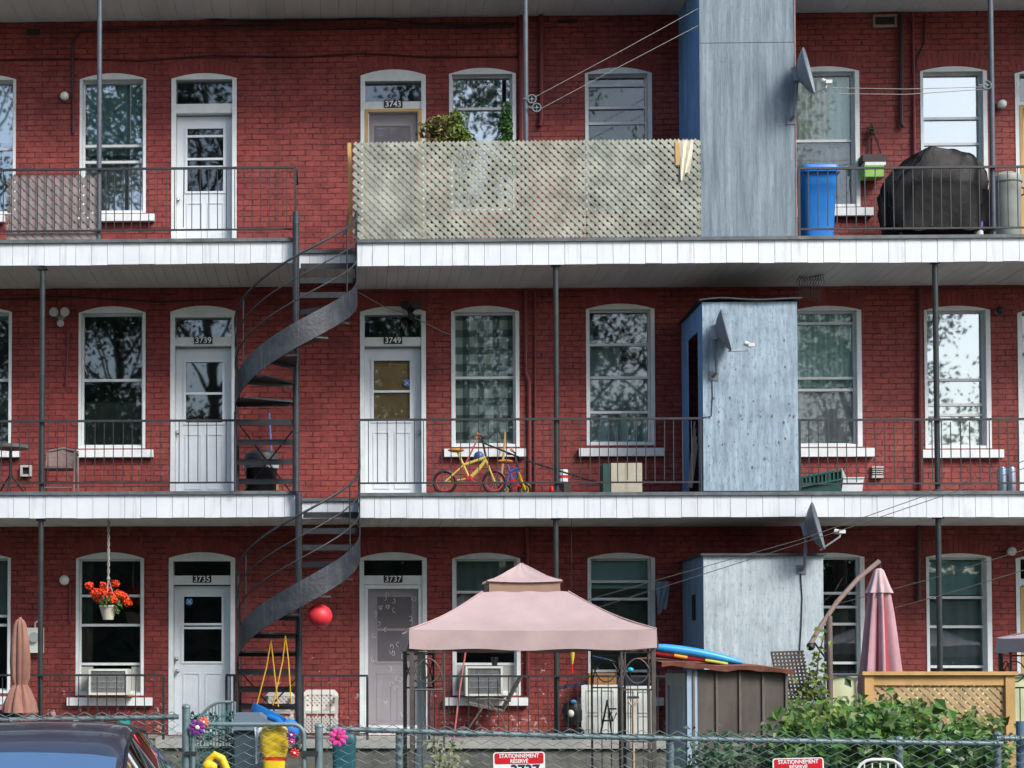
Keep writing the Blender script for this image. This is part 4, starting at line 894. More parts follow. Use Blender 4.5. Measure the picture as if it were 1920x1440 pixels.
MB().lathe((c.x, -1.15, ZD[3]), [(.06, 0), (.065, .02), (.065, .13), (.06, .15)], 14).build('jug_base', M('white plastic', (.7, .72, .75), .4), t, smooth=True)
MB().lathe((c.x, -1.15, ZD[3]), [(.064, .151), (.064, .24), (.03, .29), (.03, .32)], 14).build('jug_top', M('violet blue plastic', (.12, .13, .5), .4), t, smooth=True)
c = P(1851, 430, -.95); tag(MB().lathe((c.x, -.9, ZD[3]), [(.1, 0), (.13, .1), (.14, .4), (.12, .62), (.05, .72)], 24, wob=lambda a_, i: 1+.08*math.sin(4*a_+i)).build('garbage_bag', BLACKP, None, smooth=True), 'black garbage bag squeezed between barbecue and grey can', 'bag')
c = P(1888, 435, -1.1); z0 = ZD[3]; h = P(1888, 323, -1.1).z - z0
t = thing('trash_can', (c.x, -1.1, z0), 'grey ribbed plastic trash can behind the railing on the top right', 'trash can')
MB().lathe((c.x, -1.1, z0), [(.15, 0), (.165, .03), (.185, h*.84)], 40, wob=lambda a_, i: 1+.012*math.cos(20*a_)).build('can_body', GREYP, t, smooth=True)
MB().lathe((c.x, -1.1, z0), [(.2, h*.84), (.205, h*.9), (.195, h*.93), (.1, h*.99), (.03, h)], 32).build('can_lid', GREYP, t, smooth=True)
for s in (-1, 1): MB().tube([(c.x+s*.19, -1.1, z0+h*.78), (c.x+s*.23, -1.12, z0+h*.76), (c.x+s*.23, -1.12, z0+h*.68), (c.x+s*.185, -1.1, z0+h*.66)], .012, 6).build('handle', BLACKP, t)
# hanging planter by the right window
c = P(1640, 325, -.16); t = thing('hanging_planter', c, 'green and white planter hanging on the brick wall with a dried plant', 'planter')
MB().ptube([(1634,232,-.05),(1634,292,-.06)], .012).ptube([(1634,236,-.06),(1652,288,-.12)], .008).ptube([(1634,236,-.06),(1622,288,-.12)], .008).build('bracket', BLACKP, t)
MB().pbox(1618, 289, 1662, 302, -.26, -.03).build('planter_rim', M('dark brown plastic', (.04, .03, .035), .6), t)
MB().pbox(1622, 300, 1661, 309, -.25, -.04).build('white_band', M('white plastic', (.7, .72, .75), .4), t)
MB().pbox(1621, 309, 1658, 331, -.25, -.04).build('green_pot', M('lime plastic', (.2, .42, .08), .45), t)
leafball(P(1634, 245, -.1), .05, .05, .1, 70, .045).build('dried_plant', M('dry leaf', (.09, .07, .04), .8, .3, island=.4), t)

# ------------------------------------------------------------------ things on the middle balcony
Yt = -.9; c = P(20, 835, Yt); z0 = ZD[2]; zt = c.z
t = thing('bistro_table', (c.x, Yt, z0), 'round dark metal bistro table on the middle balcony at left edge', 'table')
MB().lathe((c.x, Yt, zt), [(.24, -.05), (.245, -.045), (.25, 0), (.2, .006)], 28).build('table_top', M('grey metal', (.16, .15, .15), .5), t, smooth=True)
MB().tube([(c.x, Yt, z0+.3), (c.x, Yt, zt-.04)], .022, 8).build('column', STEEL, t)
for k in range(3):
    an = 2.1*k + .5; MB().tube([(c.x, Yt, z0+.32), (c.x+.1*math.cos(an), Yt+.1*math.sin(an), z0+.2), (c.x+.25*math.cos(an), Yt+.25*math.sin(an), z0+.01)], .014, 6).build('leg', STEEL, t)
def arm_chair(px, Y, z0, label, mt, seat_mt):
    c = P(px, 880, Y); x = c.x; t = thing('patio_chair', (x, Y, z0), label, 'chair')
    m = MB()
    for sx in (-.22, .22):
        MB().tube([(x+sx, Y-.2, z0), (x+sx*1.05, Y-.2, z0+.58), (x+sx*1.05, Y-.1, z0+.62), (x+sx, Y+.18, z0+.6)], .014, 6).build('leg', mt, t, smooth=True)
        MB().tube([(x+sx, Y+.22, z0), (x+sx, Y+.18, z0+.4), (x+sx*.95, Y+.25, z0+.66)], .014, 6).build('leg', mt, t, smooth=True)
    s = MB(); s.box((x-.21, Y-.21, z0+.38), (x+.21, Y+.18, z0+.41)); s.build('seat', seat_mt, t)
    MB().tube([(x-.2, Y-.2, z0+.12), (x+.2, Y-.2, z0+.12)], .01, 6).build('stretcher', mt, t)
    n = 8; vs = []; fs = []
    for j in range(5):
        for i in range(n+1):
            u = i/n*2-1; vs.append((x+.2*u, Y+.2+.05*(1-u*u)+.012*j, z0+.43+.058*j + .03*(1-u*u)*(j/4)))
    for j in range(4):
        for i in range(n): fs.append((j*(n+1)+i, j*(n+1)+i+1, (j+1)*(n+1)+i+1, (j+1)*(n+1)+i))
    vs2 = [(a_, b_+.012, c_) for a_, b_, c_ in vs]; q = len(vs)
    MB().add(vs, fs).add(vs2, [tuple(reversed(f)) for f in fs]).build('backrest', seat_mt, t, smooth=True)
    MB().tube([(x-.21, Y+.24, z0+.66), (x, Y+.3, z0+.71), (x+.21, Y+.24, z0+.66)], .014, 6).build('top_rail', mt, t, smooth=True)
arm_chair(112, -.85, ZD[2], 'brown metal armchair with woven back on the middle balcony', M('brown metal', (.2, .15, .14), .5), M('brown mesh', (.17, .12, .115), .8, .25, 30))
c = P(489, 918, -.75); z0 = ZD[2]; h = P(489, 842, -.75).z - z0
t = thing('trash_can', (c.x, -.7, z0), 'black plastic trash can seen through the spiral staircase', 'trash can')
MB().lathe((c.x, -.7, z0), [(.18, 0), (.2, .03), (.225, h*.72), (.235, h*.74)], 30).build('can_body', BLACKP, t, smooth=True)
MB().lathe((c.x, -.7, z0), [(.245, h*.74), (.25, h*.78), (.23, h*.9), (.12, h*.99), (.04, h)], 28).build('can_lid', M('dark grey lid', (.05, .055, .06), .45), t, smooth=True)
MB().lathe((c.x, -.7, z0), [(.24, h*.6), (.25, h*.735)], 28, capb=False, capt=False).build('bag_rim', M('grey white liner', (.42, .45, .48), .5), t, smooth=True)
t = thing('broom', P(511, 918, -.35), 'broom with a blue handle behind the black trash can', 'broom')
MB().ptube([(512,905,-.35),(505,775,-.12)], .013).build('handle', M('broom blue', (.1, .2, .5), .5), t); MB().pbox(503, 900, 522, 919, -.38, -.32).build('bristles', M('straw', (.3, .22, .1), .9), t)
# bicycle
def bike(rear, front, r, seat, bar, crank, head, Y, frame, rim_mt, label, sc=1, fork=None):
    z0 = ZD[2]; Rr, Fr = P(*rear, Y), P(*front, Y); Rr.z = Fr.z = z0 + r; t = thing('child_bicycle', ((Rr.x+Fr.x)/2, Y, z0), label, 'bicycle')
    for w in (Rr, Fr):
        n = 26; ring = [(w.x+(r-.022)*math.cos(6.283*k/n), Y, w.z+(r-.022)*math.sin(6.283*k/n)) for k in range(n)]
        wo = MB().tube(ring, .022, 8, closed=True).build('wheel', BLACKP, t, smooth=True)
        MB().tube([(w.x+(r-.05)*math.cos(6.283*k/n), Y, w.z+(r-.05)*math.sin(6.283*k/n)) for k in range(n)], .01, 6, closed=True).build('rim', rim_mt, wo, smooth=True)
        m = MB()
        for k in range(10): m.tube([(w.x, Y, w.z), (w.x+(r-.05)*math.cos(.628*k), Y, w.z+(r-.05)*math.sin(.628*k))], .003, 4)
        m.tube([(w.x, Y-.04, w.z), (w.x, Y+.04, w.z)], .014, 8); m.build('spokes', GALV, wo)
    S_, Bq, K, Hd = P(*seat, Y), P(*bar, Y), P(*crank, Y), P(*head, Y)
    m = MB(); m.tube([Hd, (K + Hd)/2 + Vector((0, 0, -.015)), K], .026, 8); m.tube([Hd + Vector((-.01, 0, .03)), (S_*.5 + K*.5)], .02, 8); m.tube([S_, K], .016, 8); m.tube([K, Rr + Vector((0, .03, 0))], .011, 6); m.tube([(S_*.5+K*.5), Rr + Vector((0, -.03, 0))], .011, 6)
    m.build('frame', frame, t, smooth=True)
    m = MB()
    for s in (-.035, .035): m.tube([Hd + Vector((.0, s, -.03)), Fr + Vector((0, s, 0))], .013, 6)
    m.build('fork', fork or frame, t, smooth=True)
    m = MB(); m.tube([Hd, Bq], .014, 8); m.tube([Bq + Vector((-.06, -.2, .03)), Bq + Vector((0, -.08, 0)), Bq, Bq + Vector((0, .08, 0)), Bq + Vector((-.06, .2, .03))], .011, 6); m.build('handlebar', BLACKP, t, smooth=True)
    for s in (-1, 1): MB().tube([Bq + Vector((-.05, s*.17, .025)), Bq + Vector((-.075, s*.24, .035))], .018, 8).build('grip', M('orange grip', (.6, .25, .06), .6), t)
    MB().ell(S_ + Vector((-.02, 0, .02)), .11, .06, .03, 14, 8).build('saddle', M('orange grip', (.6, .25, .06), .6), t, smooth=True)
    m = MB(); m.tube([K + Vector((0, -.05, 0)), K + Vector((0, .05, 0))], .035, 12); m.tube([K + Vector((0,-.05,0)), K + Vector((.07,-.06,-.06))], .009, 6); m.tube([K + Vector((0,.05,0)), K + Vector((-.07,.06,.06))], .009, 6); m.box(K + Vector((.04,-.11,-.075)), K + Vector((.1,-.05,-.06))); m.build('crank', REDP, t)
    return t
bike((834, 897), (927, 897), .165, (858, 847), (904, 822), (880, 897), (912, 862), -1.15, M('bike yellow', (.62, .48, .10), .4, .1), M('red rim', (.5, .06, .04), .4), 'yellow child bicycle standing behind the railing on the middle balcony')
bike((946, 905), (984, 905), .1, (950, 868), (966, 852), (962, 903), (972, 882), -.75, M('bike blue', (.10, .13, .42), .4, .1), M('yellow rim', (.7, .45, .02), .4), 'tiny blue child bicycle with yellow fork right of the yellow one', fork=YELLOW)
tag(MB().ptube([(868, 880, -1.0), (893, 828, -1.02)], .012).build('red_pole', M('pink red plastic', (.7, .12, .16), .5)), 'short pink red stick leaning across the yellow bicycle', 'stick')
c = P(898, 857, -1.0); tag(MB().ell(c, .07, .05, .08, 12, 8).build('bicycle_helmet', M('helmet blue', (.07, .13, .32), .4), None, smooth=True), 'blue child helmet hanging under the yellow bicycle handlebar', 'helmet')
tag(MB().ptube([(938, 918, -.35), (948, 810, -.1)], .016).build('wooden_stick', M('wooden handle', (.42, .26, .12), .7, .2)), 'wooden broomstick leaning on the plaid curtain window', 'stick')
tag(MB().ptube([(905, 830, -.95), (1000, 868, -.9), (1130, 908, -.8)], .012).build('fishing_rod', BLACKP), 'long black rod slanting down from the yellow bicycle', 'rod')
t = thing('paint_can', P(1056, 904, -.5), 'small white can with a red band right of the dark post', 'can')
c = P(1056, 904, -.5); z0 = c.z
MB().lathe((c.x, -.5, z0), [(.065, 0), (.065, .05)], 14).build('can_body', M('white plastic', (.7, .72, .75), .4), t); MB().lathe((c.x, -.5, z0), [(.066, .051), (.066, .09)], 14).build('red_band', REDP, t); MB().lathe((c.x, -.5, z0), [(.065, .091), (.065, .17)], 14).build('can_top', M('white plastic', (.7, .72, .75), .4), t)
z0 = ZD[2]; c = P(1056, 918, -.5); tag(MB().lathe((c.x, -.5, z0), [(.1, 0), (.1, P(1056,904,-.5).z - z0)], 4).build('small_crate', M('dark crate', (.06, .05, .05), .8)), 'low dark crate under the small white can', 'crate')
c = P(1035, 912, -1.3); tag(MB().lathe((c.x, -1.25, ZD[2]), [(.035, 0), (.04, .03), (.02, .09), (.0, .1)], 14).build('toy_cone', REDP, None, smooth=True), 'small red toy cone at the foot of the dark post', 'toy')
# boxes
z0 = ZD[2]; X0, X1, Z0, Z1 = rectpx(1146, 868, 1204, 918, -1.2)
t = thing('cardboard_box', ((X0+X1)/2, -1.2, z0), 'pale cardboard box with a dark green side on the middle balcony', 'box')
MB().box((X0, -1.2, z0), (X1, -.85, Z1)).build('box_body', M('pale cardboard', (.46, .43, .34), .8, .12, 5), t); MB().box((P(1131,890,-1.2).x, -1.19, z0), (X0-.001, -.85, Z1-.005)).build('green_side', M('dark green panel', (.02, .075, .06), .6), t)
MB().box(((X0+X1)/2-.02, -1.2035, z0), ((X0+X1)/2+.02, -1.2005, Z1)).build('tape', M('brown tape', (.42, .38, .28), .4), t)
# planks inside the shed doorway
t = thing('wooden_planks', P(1300, 915, -1.3), 'bundle of grey sticks leaning in the dark doorway of the pale shed', 'planks')
for k in range(4): MB().ptube([(1291+2*k, 915, -1.05-.04*k), (1303+1.5*k, 790+14*k, -1.05-.05*k)], .012).build('plank', M('grey scrap wood', (.25, .22, .17), .8, .2, 5), t)
# chicken wire roll
c = P(1520, 540, -.7); t0 = MB(); rnd = random.Random(5); NA, NX = 16, 9; dx = .036
def wr(k, j): 
    an = 6.283*j/NA; rr = .16*(1+.12*math.sin(2*an+.5*k)); return Vector((c.x - .16 + k*dx + .02*math.sin(an), c.y + rr*math.cos(an), c.z + rr*math.sin(an)))
for k in range(NX):
    for j in range(NA):
        p0 = wr(k + (.25 if j % 2 else -.25), j); p1 = wr(k + (-.25 if j % 2 else .25), j+1); t0.tube([p0, p1], .004, 4, cap=False)
        if k < NX-1 and j % 2: t0.tube([p0, wr(k+.75, j)], .004, 4, cap=False)
t0.tube([wr(0, 3), P(1500, 566, -.7)], .004, 4)
tag(t0.build('wire_roll', M('rusty wire', (.12, .11, .10), .6)), 'roll of chicken wire beside the roof of the pale blue shed', 'wire roll')
# green crates
z0 = ZD[2]; t = thing('folded_bench', P(1538, 918, -1.1), 'dark green slatted plastic crate lying tilted beside the pale blue shed', 'crate')
a = P(1497, 895, -1.15); b = P(1578, 880, -1.15); GRN = M('dark green plastic', (.012, .11, .09), .45, .2)
m = MB(); 
for k in range(12):
    u = k/11; x = a.x + (b.x-a.x)*u; zt = a.z + (b.z-a.z)*u; m.box((x-.008, -1.15, zt-.13), (x+.008, -1.13, zt))
m.bar((a.x, -1.14, a.z), (b.x, -1.14, b.z), .02, .04); m.bar((a.x, -1.14, a.z-.13), (b.x, -1.14, b.z-.13), .02, .04); m.build('slatted_side', GRN, t); MB().bar((a.x, -.8, a.z), (b.x, -.8, b.z), .02, .04).build('rear_rim', GRN, t)
MB().add([(a.x, -1.12, a.z-.02), (b.x, -1.12, b.z-.02), (b.x, -.8, b.z-.02), (a.x, -.8, a.z-.02), (a.x, -1.12, z0), (b.x, -1.12, z0), (b.x, -.8, z0), (a.x, -.8, z0)], [(0,1,2,3),(4,5,1,0),(5,6,2,1),(6,7,3,2),(7,4,0,3)]).build('crate_body', M('deep green plastic', (.008, .06, .05), .5), t)
X0, X1, Z0, Z1 = rectpx(1577, 897, 1620, 918, -1.0); t = thing('white_tub', ((X0+X1)/2, -1.0, z0), 'shallow white tub right of the green crate', 'tub')
MB().prism([(X0, z0), (X1-.03, z0), (X1, Z1), (X0+.03, Z1)], -1.0, -.7).build('tub', M('white plastic', (.7, .72, .75), .4), t)
MB().box((X0+.025, -1.015, Z1+.001), (X1+.005, -.69, Z1+.015)).build('tub_rim', M('white plastic', (.7, .72, .75), .4), t)
c = P(1588, 897, -.85); t = thing('garden_ornament', (c.x, -.6, z0), 'small grey garden figure with pointed top behind the white tub', 'ornament')
MB().lathe((c.x, -.6, z0), [(.06, 0), (.07, .15), (.05, .22), (.055, .28), (.02, .36), (.0, .4)], 14).build('figure', GREYP, t, smooth=True)
for i, (px, lab) in enumerate(((1879, 'left of two silver metal canisters on the middle balcony'), (1896, 'right of two silver metal canisters on the middle balcony'))):
    c = P(px, 918, -1.1); h = P(px, 875, -1.1).z - z0; t = thing('metal_canister', (c.x, -1.1, z0), lab, 'canister', 'silver canisters')
    MB().lathe((c.x, -1.1, z0), [(.055, 0), (.058, .01), (.058, h*.9), (.05, h*.97), (.02, h)], 18).build('canister', M('brushed silver', (.3, .36, .44), .28, .2, 6, metal=.6, stretch=(6, 6, .3)), t, smooth=True)

# ------------------------------------------------------------------ ground floor porch and yard
def aircon(x0, y0, x1, y1, label, wood):
    X0, X1, Z0, Z1 = rectpx(x0, y0, x1, y1, -.34); t = thing('window_air_conditioner', ((X0+X1)/2, -.34, Z0), label, 'air conditioner', 'window air conditioners')
    q = .03; m = MB().box((X0, -.3, Z0), (X1, .1, Z1)); m.box((X0, -.34, Z0), (X0+q, -.3005, Z1)); m.box((X1-q, -.34, Z0), (X1, -.3005, Z1)); m.box((X0+q, -.34, Z1-q), (X1-q, -.3005, Z1)); m.box((X0+q, -.34, Z0), (X1-q, -.3005, Z0+q)); m.build('housing', CREAM, t)
    m = MB(); n = 26
    for k in range(n): x = X0+q+.006+(X1-X0-2*q-.012)*k/(n-1); m.box((x-.003, -.325, Z0+q), (x+.003, -.301, Z1-q))
    for k in range(1, 4): z = Z0+q+(Z1-Z0-2*q)*k/4; m.box((X0+q, -.33, z-.004), (X1-q, -.3255, z+.004))
    m.build('grille', M('grey grille', (.3, .31, .31), .5), t)
    MB().box((X0-.05, -.26, Z0-.022), (X1+.05, -.01, Z0-.002)).build('support_board', wood, t)
    wx0, wx1 = P(x0-22, 1270, 0).x, P(x1+26, 1270, 0).x
    for (u, v) in ((wx0, X0-.002), (X1+.002, wx1)): MB().box((u, .11, Z0), (v, .15, Z1+.03)).build('side_curtain', M('grey vent', (.42, .42, .4), .6), t)
aircon(166, 1254, 239, 1303, 'window air conditioner under the hanging red flowers', M('raw board', (.35, .2, .09), .8))
aircon(873, 1249, 943, 1305, 'window air conditioner with a dark pot behind the gazebo', M('dark board', (.1, .08, .07), .8))
c = P(928, 1249, -.25); tag(MB().lathe((c.x, -.2, c.z+.004), [(.035, 0), (.05, .1), (.055, .1), (.055, .12), (.045, .12), (.03, .02)], 16).build('flower_pot', BLACKP, None, smooth=True), 'small dark flower pot on the air conditioner behind the gazebo', 'pot')
# hanging geraniums
Y = -1.25; c = P(203, 1162, Y); zt = P(203, 1138, Y).z; t = thing('hanging_flower_basket', c, 'hanging pot of bright red geraniums on a braided hanger', 'flower basket')
MB().lathe((c.x, Y, c.z), [(.07, 0), (.115, zt-c.z), (.125, zt-c.z), (.125, zt-c.z+.02)], 18).build('pot', M('cream pot', (.55, .50, .42), .6), t, smooth=True)
zs = P(203, 976, Y).z; zk = P(203, 1085, Y).z; m = MB()
for s in (0, 3.14): m.tube([(c.x+.012*math.cos(s+k*1.1), Y+.012*math.sin(s+k*1.1), zk + (zs-zk)*k/24) for k in range(25)], .009, 5)
for k in range(3): m.tube([(c.x, Y, zk), (c.x+.12*math.cos(2.09*k+.4), Y+.12*math.sin(2.09*k+.4), zt)], .007, 5)
m.ell((c.x, Y, zk), .025, .025, .03, 8, 6); m.build('hanger', ROPE, t)
m = leafball((c.x, Y, zt+.07), .2, .17, .1, 160, .06); leafball((c.x+.12, Y-.05, zt-.02), .08, .08, .07, 30, .06, m); m.build('foliage', M('geranium leaf', (.10, .17, .03), .5, .3, 4, island=.4, trans=.2), t)
m = MB(); fl = [(168,1098),(216,1094),(190,1110),(178,1110),(200,1106),(232,1117),(236,1127),(188,1124),(212,1125),(222,1112),(206,1117),(180,1118),(195,1098),(240,1130),(228,1124)]
st = MB()
for (fx, fy) in fl:
    q = P(fx, fy, Y + random.uniform(-.16, .1)); leafball(q, .062, .062, .045, 60, .045, m); st.tube([(c.x, Y, zt+.02), ((c.x+q.x)/2, (Y+q.y)/2, (zt+q.z)/2+.04), q], .004, 4)
m.build('blossoms', PETAL, t); st.build('stems', LEAFY, t)
# closed umbrellas
def closed_umbrella(px, ytop, ybot, Y, prof, mt, label, name='patio_umbrella'):
    c = P(px, ytop, Y); zt = c.z; zb = P(px, ybot, Y).z; t = thing(name, (c.x, Y, .01), label, 'umbrella'); s = (25.4 + Y) / FPX
    MB().tube([(c.x, Y, .08), (c.x, Y, zt+.02)], .02, 8).build('pole', TANTUBE, t)
    MB().lathe((c.x, Y, .01), [(.26, 0), (.26, .05), (.05, .08), (.03, .2)], 24).build('base', M('dark base', (.05, .05, .05), .6), t, smooth=True)
    m = MB().lathe((c.x, Y, 0), [(r*s, P(px, y, Y).z) for r, y in prof], 64, wob=lambda a_, i: 1 + (.16 if i else .05)*math.cos(8*a_ + .5*math.sin(i)) + .06*math.sin(3*a_+i*.7) + .05*math.sin(17*a_))
    m.build('canopy', mt, t, smooth=True)
closed_umbrella(38, 1160, 1336, -2.6, [(32, 1336), (27, 1318), (17, 1292), (12, 1284), (16, 1270), (17, 1240), (15, 1200), (11, 1172), (7, 1163), (3, 1160)], BROWNC, 'closed brown patio umbrella tied with a strap near the left edge')
t = thing('cantilever_umbrella', (P(1556, 1300, -4.4).x, -4.4, .01), 'closed dusty rose cantilever umbrella hanging from a curved tan arm', 'umbrella'); Y = -4.4
c = P(1556, 1300, Y); MB().tube([(c.x, Y, .05), (c.x, Y, P(1557, 1155, Y).z)], .035, 12).build('pole', M('dark tan tube', (.16, .12, .105), .5, .2), t, smooth=True)
MB().box((c.x-.45, Y-.05, .01), (c.x+.45, Y+.05, .06)).box((c.x-.05, Y-.45, .011), (c.x+.05, Y+.45, .0605)).build('base', STEEL, t)
MB().ptube([(1517,1212,Y),(1540,1172,Y),(1570,1128,Y),(1610,1084,Y),(1649,1052,Y)], .028, 10).build('arm', TANTUBE, t, smooth=True)
MB().ell(P(1520, 1212, Y), .05, .05, .05, 10, 8).build('crank', BLACKP, t, smooth=True)
MB().ptube([(1527,1205,Y),(1556,1245,Y)], .012).build('brace', STEEL, t)
MB().ptube([(1649,1050,Y),(1650,1072,Y)], .015).build('hanger', STEEL, t); s = 21.0/FPX; cc = P(1648, 1100, Y)
wv = lambda a_, i: 1 + (.30*min(1, i/3))*math.cos(8*a_ + .12*i) + .06*math.sin(3*a_+i*.4)
MB().lathe((cc.x, Y, 0), [(r*s, P(1648, y, Y).z) for r, y in [(8, 1070), (13, 1090), (17, 1110), (20.5, 1150), (24, 1190), (27.5, 1230), (30.5, 1262), (33, 1290), (31, 1306)]], 96, wob=wv).build('canopy', UMB, t, smooth=True)
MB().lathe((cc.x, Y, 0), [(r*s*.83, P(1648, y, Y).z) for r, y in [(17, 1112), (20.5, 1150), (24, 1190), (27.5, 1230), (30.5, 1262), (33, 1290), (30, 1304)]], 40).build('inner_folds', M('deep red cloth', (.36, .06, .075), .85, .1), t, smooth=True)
MB().lathe((cc.x, Y, 0), [(r*s, P(1648, y, Y).z) for r, y in [(5, 1066), (9, 1070), (13.5, 1085), (18, 1100), (22, 1112)]], 72, wob=lambda a_, i: 1 + .05*i*math.cos(8*a_+1), capt=False).build('vent_flap', M('pale rose cloth', (.50, .36, .38), .85, .1), t, smooth=True)
# yellow swing and red balloon
Y = -1.95; t = thing('toddler_swing', P(505, 1350, Y), 'blue toddler swing on yellow ropes hanging below the lower staircase', 'swing')
for pts in ([(508,1200),(500,1250),(482,1320)], [(508,1200),(514,1255),(522,1325)], [(535,1192),(530,1240),(512,1322)], [(535,1192),(541,1240),(546,1318)]):
    MB().ptube([(x, y, Y + .06*(k-1)) for k, (x, y) in enumerate(pts)], .0085).build('rope', M('yellow rope', (.75, .42, .03), .7), t)
c = P(502, 1340, Y); mb = MB().lathe((0,0,0), [(.05, -.13), (.15, -.12), (.2, -.05), (.21, .06), (.19, .06), (.17, -.03)], 28, wob=lambda a_, i: 1 + .12*math.cos(2*a_), capt=False)
rot = Matrix.Rotation(.45, 3, 'Y')
mb.v = [rot @ v + c for v in mb.v]; mb.build('seat', BLUEP, t, smooth=True)
c = P(545, 1368, Y); MB().ell(c, .09, .07, .08, 12, 8).build('footrest', BLUEP, t, smooth=True)
c = P(599, 1155, -2.05); t = thing('balloon', c, 'red balloon floating beside the lower staircase', 'balloon')
MB().ell(c, .165, .165, .15, 24, 16).build('balloon_skin', M('balloon red', (.66, .035, .05), .45, .12), t, smooth=True)
MB().tube([c + Vector((-.02, 0, -.15)), c + Vector((-.02, 0, -.18))], [.01, .022], 8).build('knot', REDP, t)
MB().tube([c + Vector((-.02, 0, -.17)), c + Vector((-.1, .05, .05)), P(585, 1120, -2.2)], .003, 4).build('string', ROPE, t)
# white plastic chairs
def plastic_chair(x0, x1, ytop, Y, label):
    X0, X1, _, Z1 = rectpx(x0, ytop, x1, 1380, Y); z0 = .855; t = thing('plastic_chair', ((X0+X1)/2, Y, z0), label, 'chair', 'white plastic garden chairs'); wp = M('aged white plastic chair', (.62, .62, .58), .5, .1)
    q = .05; zs = z0 + .36; m = MB()
    m.box((X0, Y, zs), (X0+q, Y+.03, Z1-.05)); m.box((X1-q, Y, zs), (X1, Y+.03, Z1-.05)); m.prism([(X0+q+.0, Z1-.07), (X1-q, Z1-.07), (X1, Z1-.05), (X1-.05, Z1), (X0+.05, Z1), (X0, Z1-.05)], Y-.001, Y+.031); m.box((X0+q, Y, zs), (X1-q, Y+.03, zs+.06))
    m.build('back_frame', wp, t)
    lattice_mb(X0+q, X1-q, zs+.06, Z1-.07, Y+.015, .062, .03, .008).build('lattice_back', wp, t)
    MB().box((X0, Y-.42, zs-.03), (X1, Y-.002, zs)).build('seat', wp, t)
    for (x, y) in ((X0+.03, Y-.4), (X1-.03, Y-.4), (X0+.03, Y), (X1-.03, Y)): MB().tube([(x, y, z0), (x, y, zs-.031)], .022, 8).build('leg', wp, t)
    lattice_mb(X0, X1, z0+.06, zs-.07, Y-.43, .05, .022, .008).build('apron', wp, t)
    for x in (X0+.02, X1-.02): MB().box((x-.025, Y-.42, zs+.17), (x+.025, Y-.003, zs+.2)).box((x-.02, Y-.42, zs), (x+.02, Y-.39, zs+.169)).build('armrest', wp, t)
plastic_chair(499, 552, 1296, -.75, 'white plastic chair with a lattice back left of the staircase pole')
plastic_chair(568, 634, 1293, -.75, 'white plastic chair with a lattice back right of the staircase pole')
# reclining chair
t = thing('folding_recliner', P(930, 1380, -.8), 'grey brown folding garden recliner behind the gazebo', 'chair'); Y = -.85; bt = M('recliner tube', (.13, .11, .10), .5); bc = M('recliner mesh', (.19, .165, .145), .85, .2, 20)
a, b = P(944, 1330, Y), P(978, 1268, Y)
m = MB()
for k in range(8):
    u0, u1 = k/8+.01, (k+1)/8-.005; p0, p1 = a.lerp(b, u0), a.lerp(b, u1); m.add([p0, p1, p1+Vector((0,.5,0)), p0+Vector((0,.5,0)), p0+Vector((.012,0,.004)), p1+Vector((.012,0,.004)), p1+Vector((.012,.5,.004)), p0+Vector((.012,.5,.004))], [(0,3,2,1),(4,5,6,7),(0,1,5,4),(2,3,7,6),(1,2,6,5),(3,0,4,7)])
m.build('backrest', bc, t)
a, b = P(880, 1318, Y), P(944, 1333, Y); MB().add([a, b, b+Vector((0,.5,0)), a+Vector((0,.5,0)), a+Vector((0,0,.02)), b+Vector((0,0,.02)), b+Vector((0,.5,.02)), a+Vector((0,.5,.02))], [(0,3,2,1),(4,5,6,7),(0,1,5,4),(2,3,7,6),(1,2,6,5),(3,0,4,7)]).build('seat', bc, t)
for yy in (0, .5):
    MB().ptube([(870,1378,Y+yy),(912,1316,Y+yy),(920,1312,Y+yy)], .012).build('leg', bt, t); MB().ptube([(952,1380,Y+yy),(940,1345,Y+yy),(915,1314,Y+yy)], .012).build('leg', bt, t)
    MB().ptube([(893,1312,Y+yy),(920,1310,Y+yy),(958,1314,Y+yy)], .016).build('armrest', bt, t); MB().ptube([(882,1322,Y+yy),(944,1334,Y+yy),(980,1266,Y+yy)], .012).build('side_rail', bt, t)
tag(MB().ptube([(851, 1385, -1.1), (861, 1300, -.6), (873, 1222, -.15)], .012).build('red_pole', M('faded red pole', (.45, .13, .13), .6)), 'long thin faded red pole leaning beside the ground floor window', 'stick')
t = thing('hanging_lantern', P(1073, 1252, -1.3), 'small yellow lantern hanging under the balcony beside the gazebo', 'lantern')
c = P(1073, 1228, -1.3); MB().lathe((c.x, -1.3, c.z), [(.012, -.12), (.03, 0), (.03, .05), (.01, .06)], 12).build('lantern_body', M('lantern yellow', (.65, .42, .06), .5), t, smooth=True)
MB().tube([(c.x, -1.3, c.z+.06), (c.x, -1.3, s1)], .004, 4).build('cord', CABLE, t); MB().tube([(c.x, -1.3, c.z-.121), (c.x, -1.3, c.z-.24)], .01, 6).build('tassel', REDP, t)
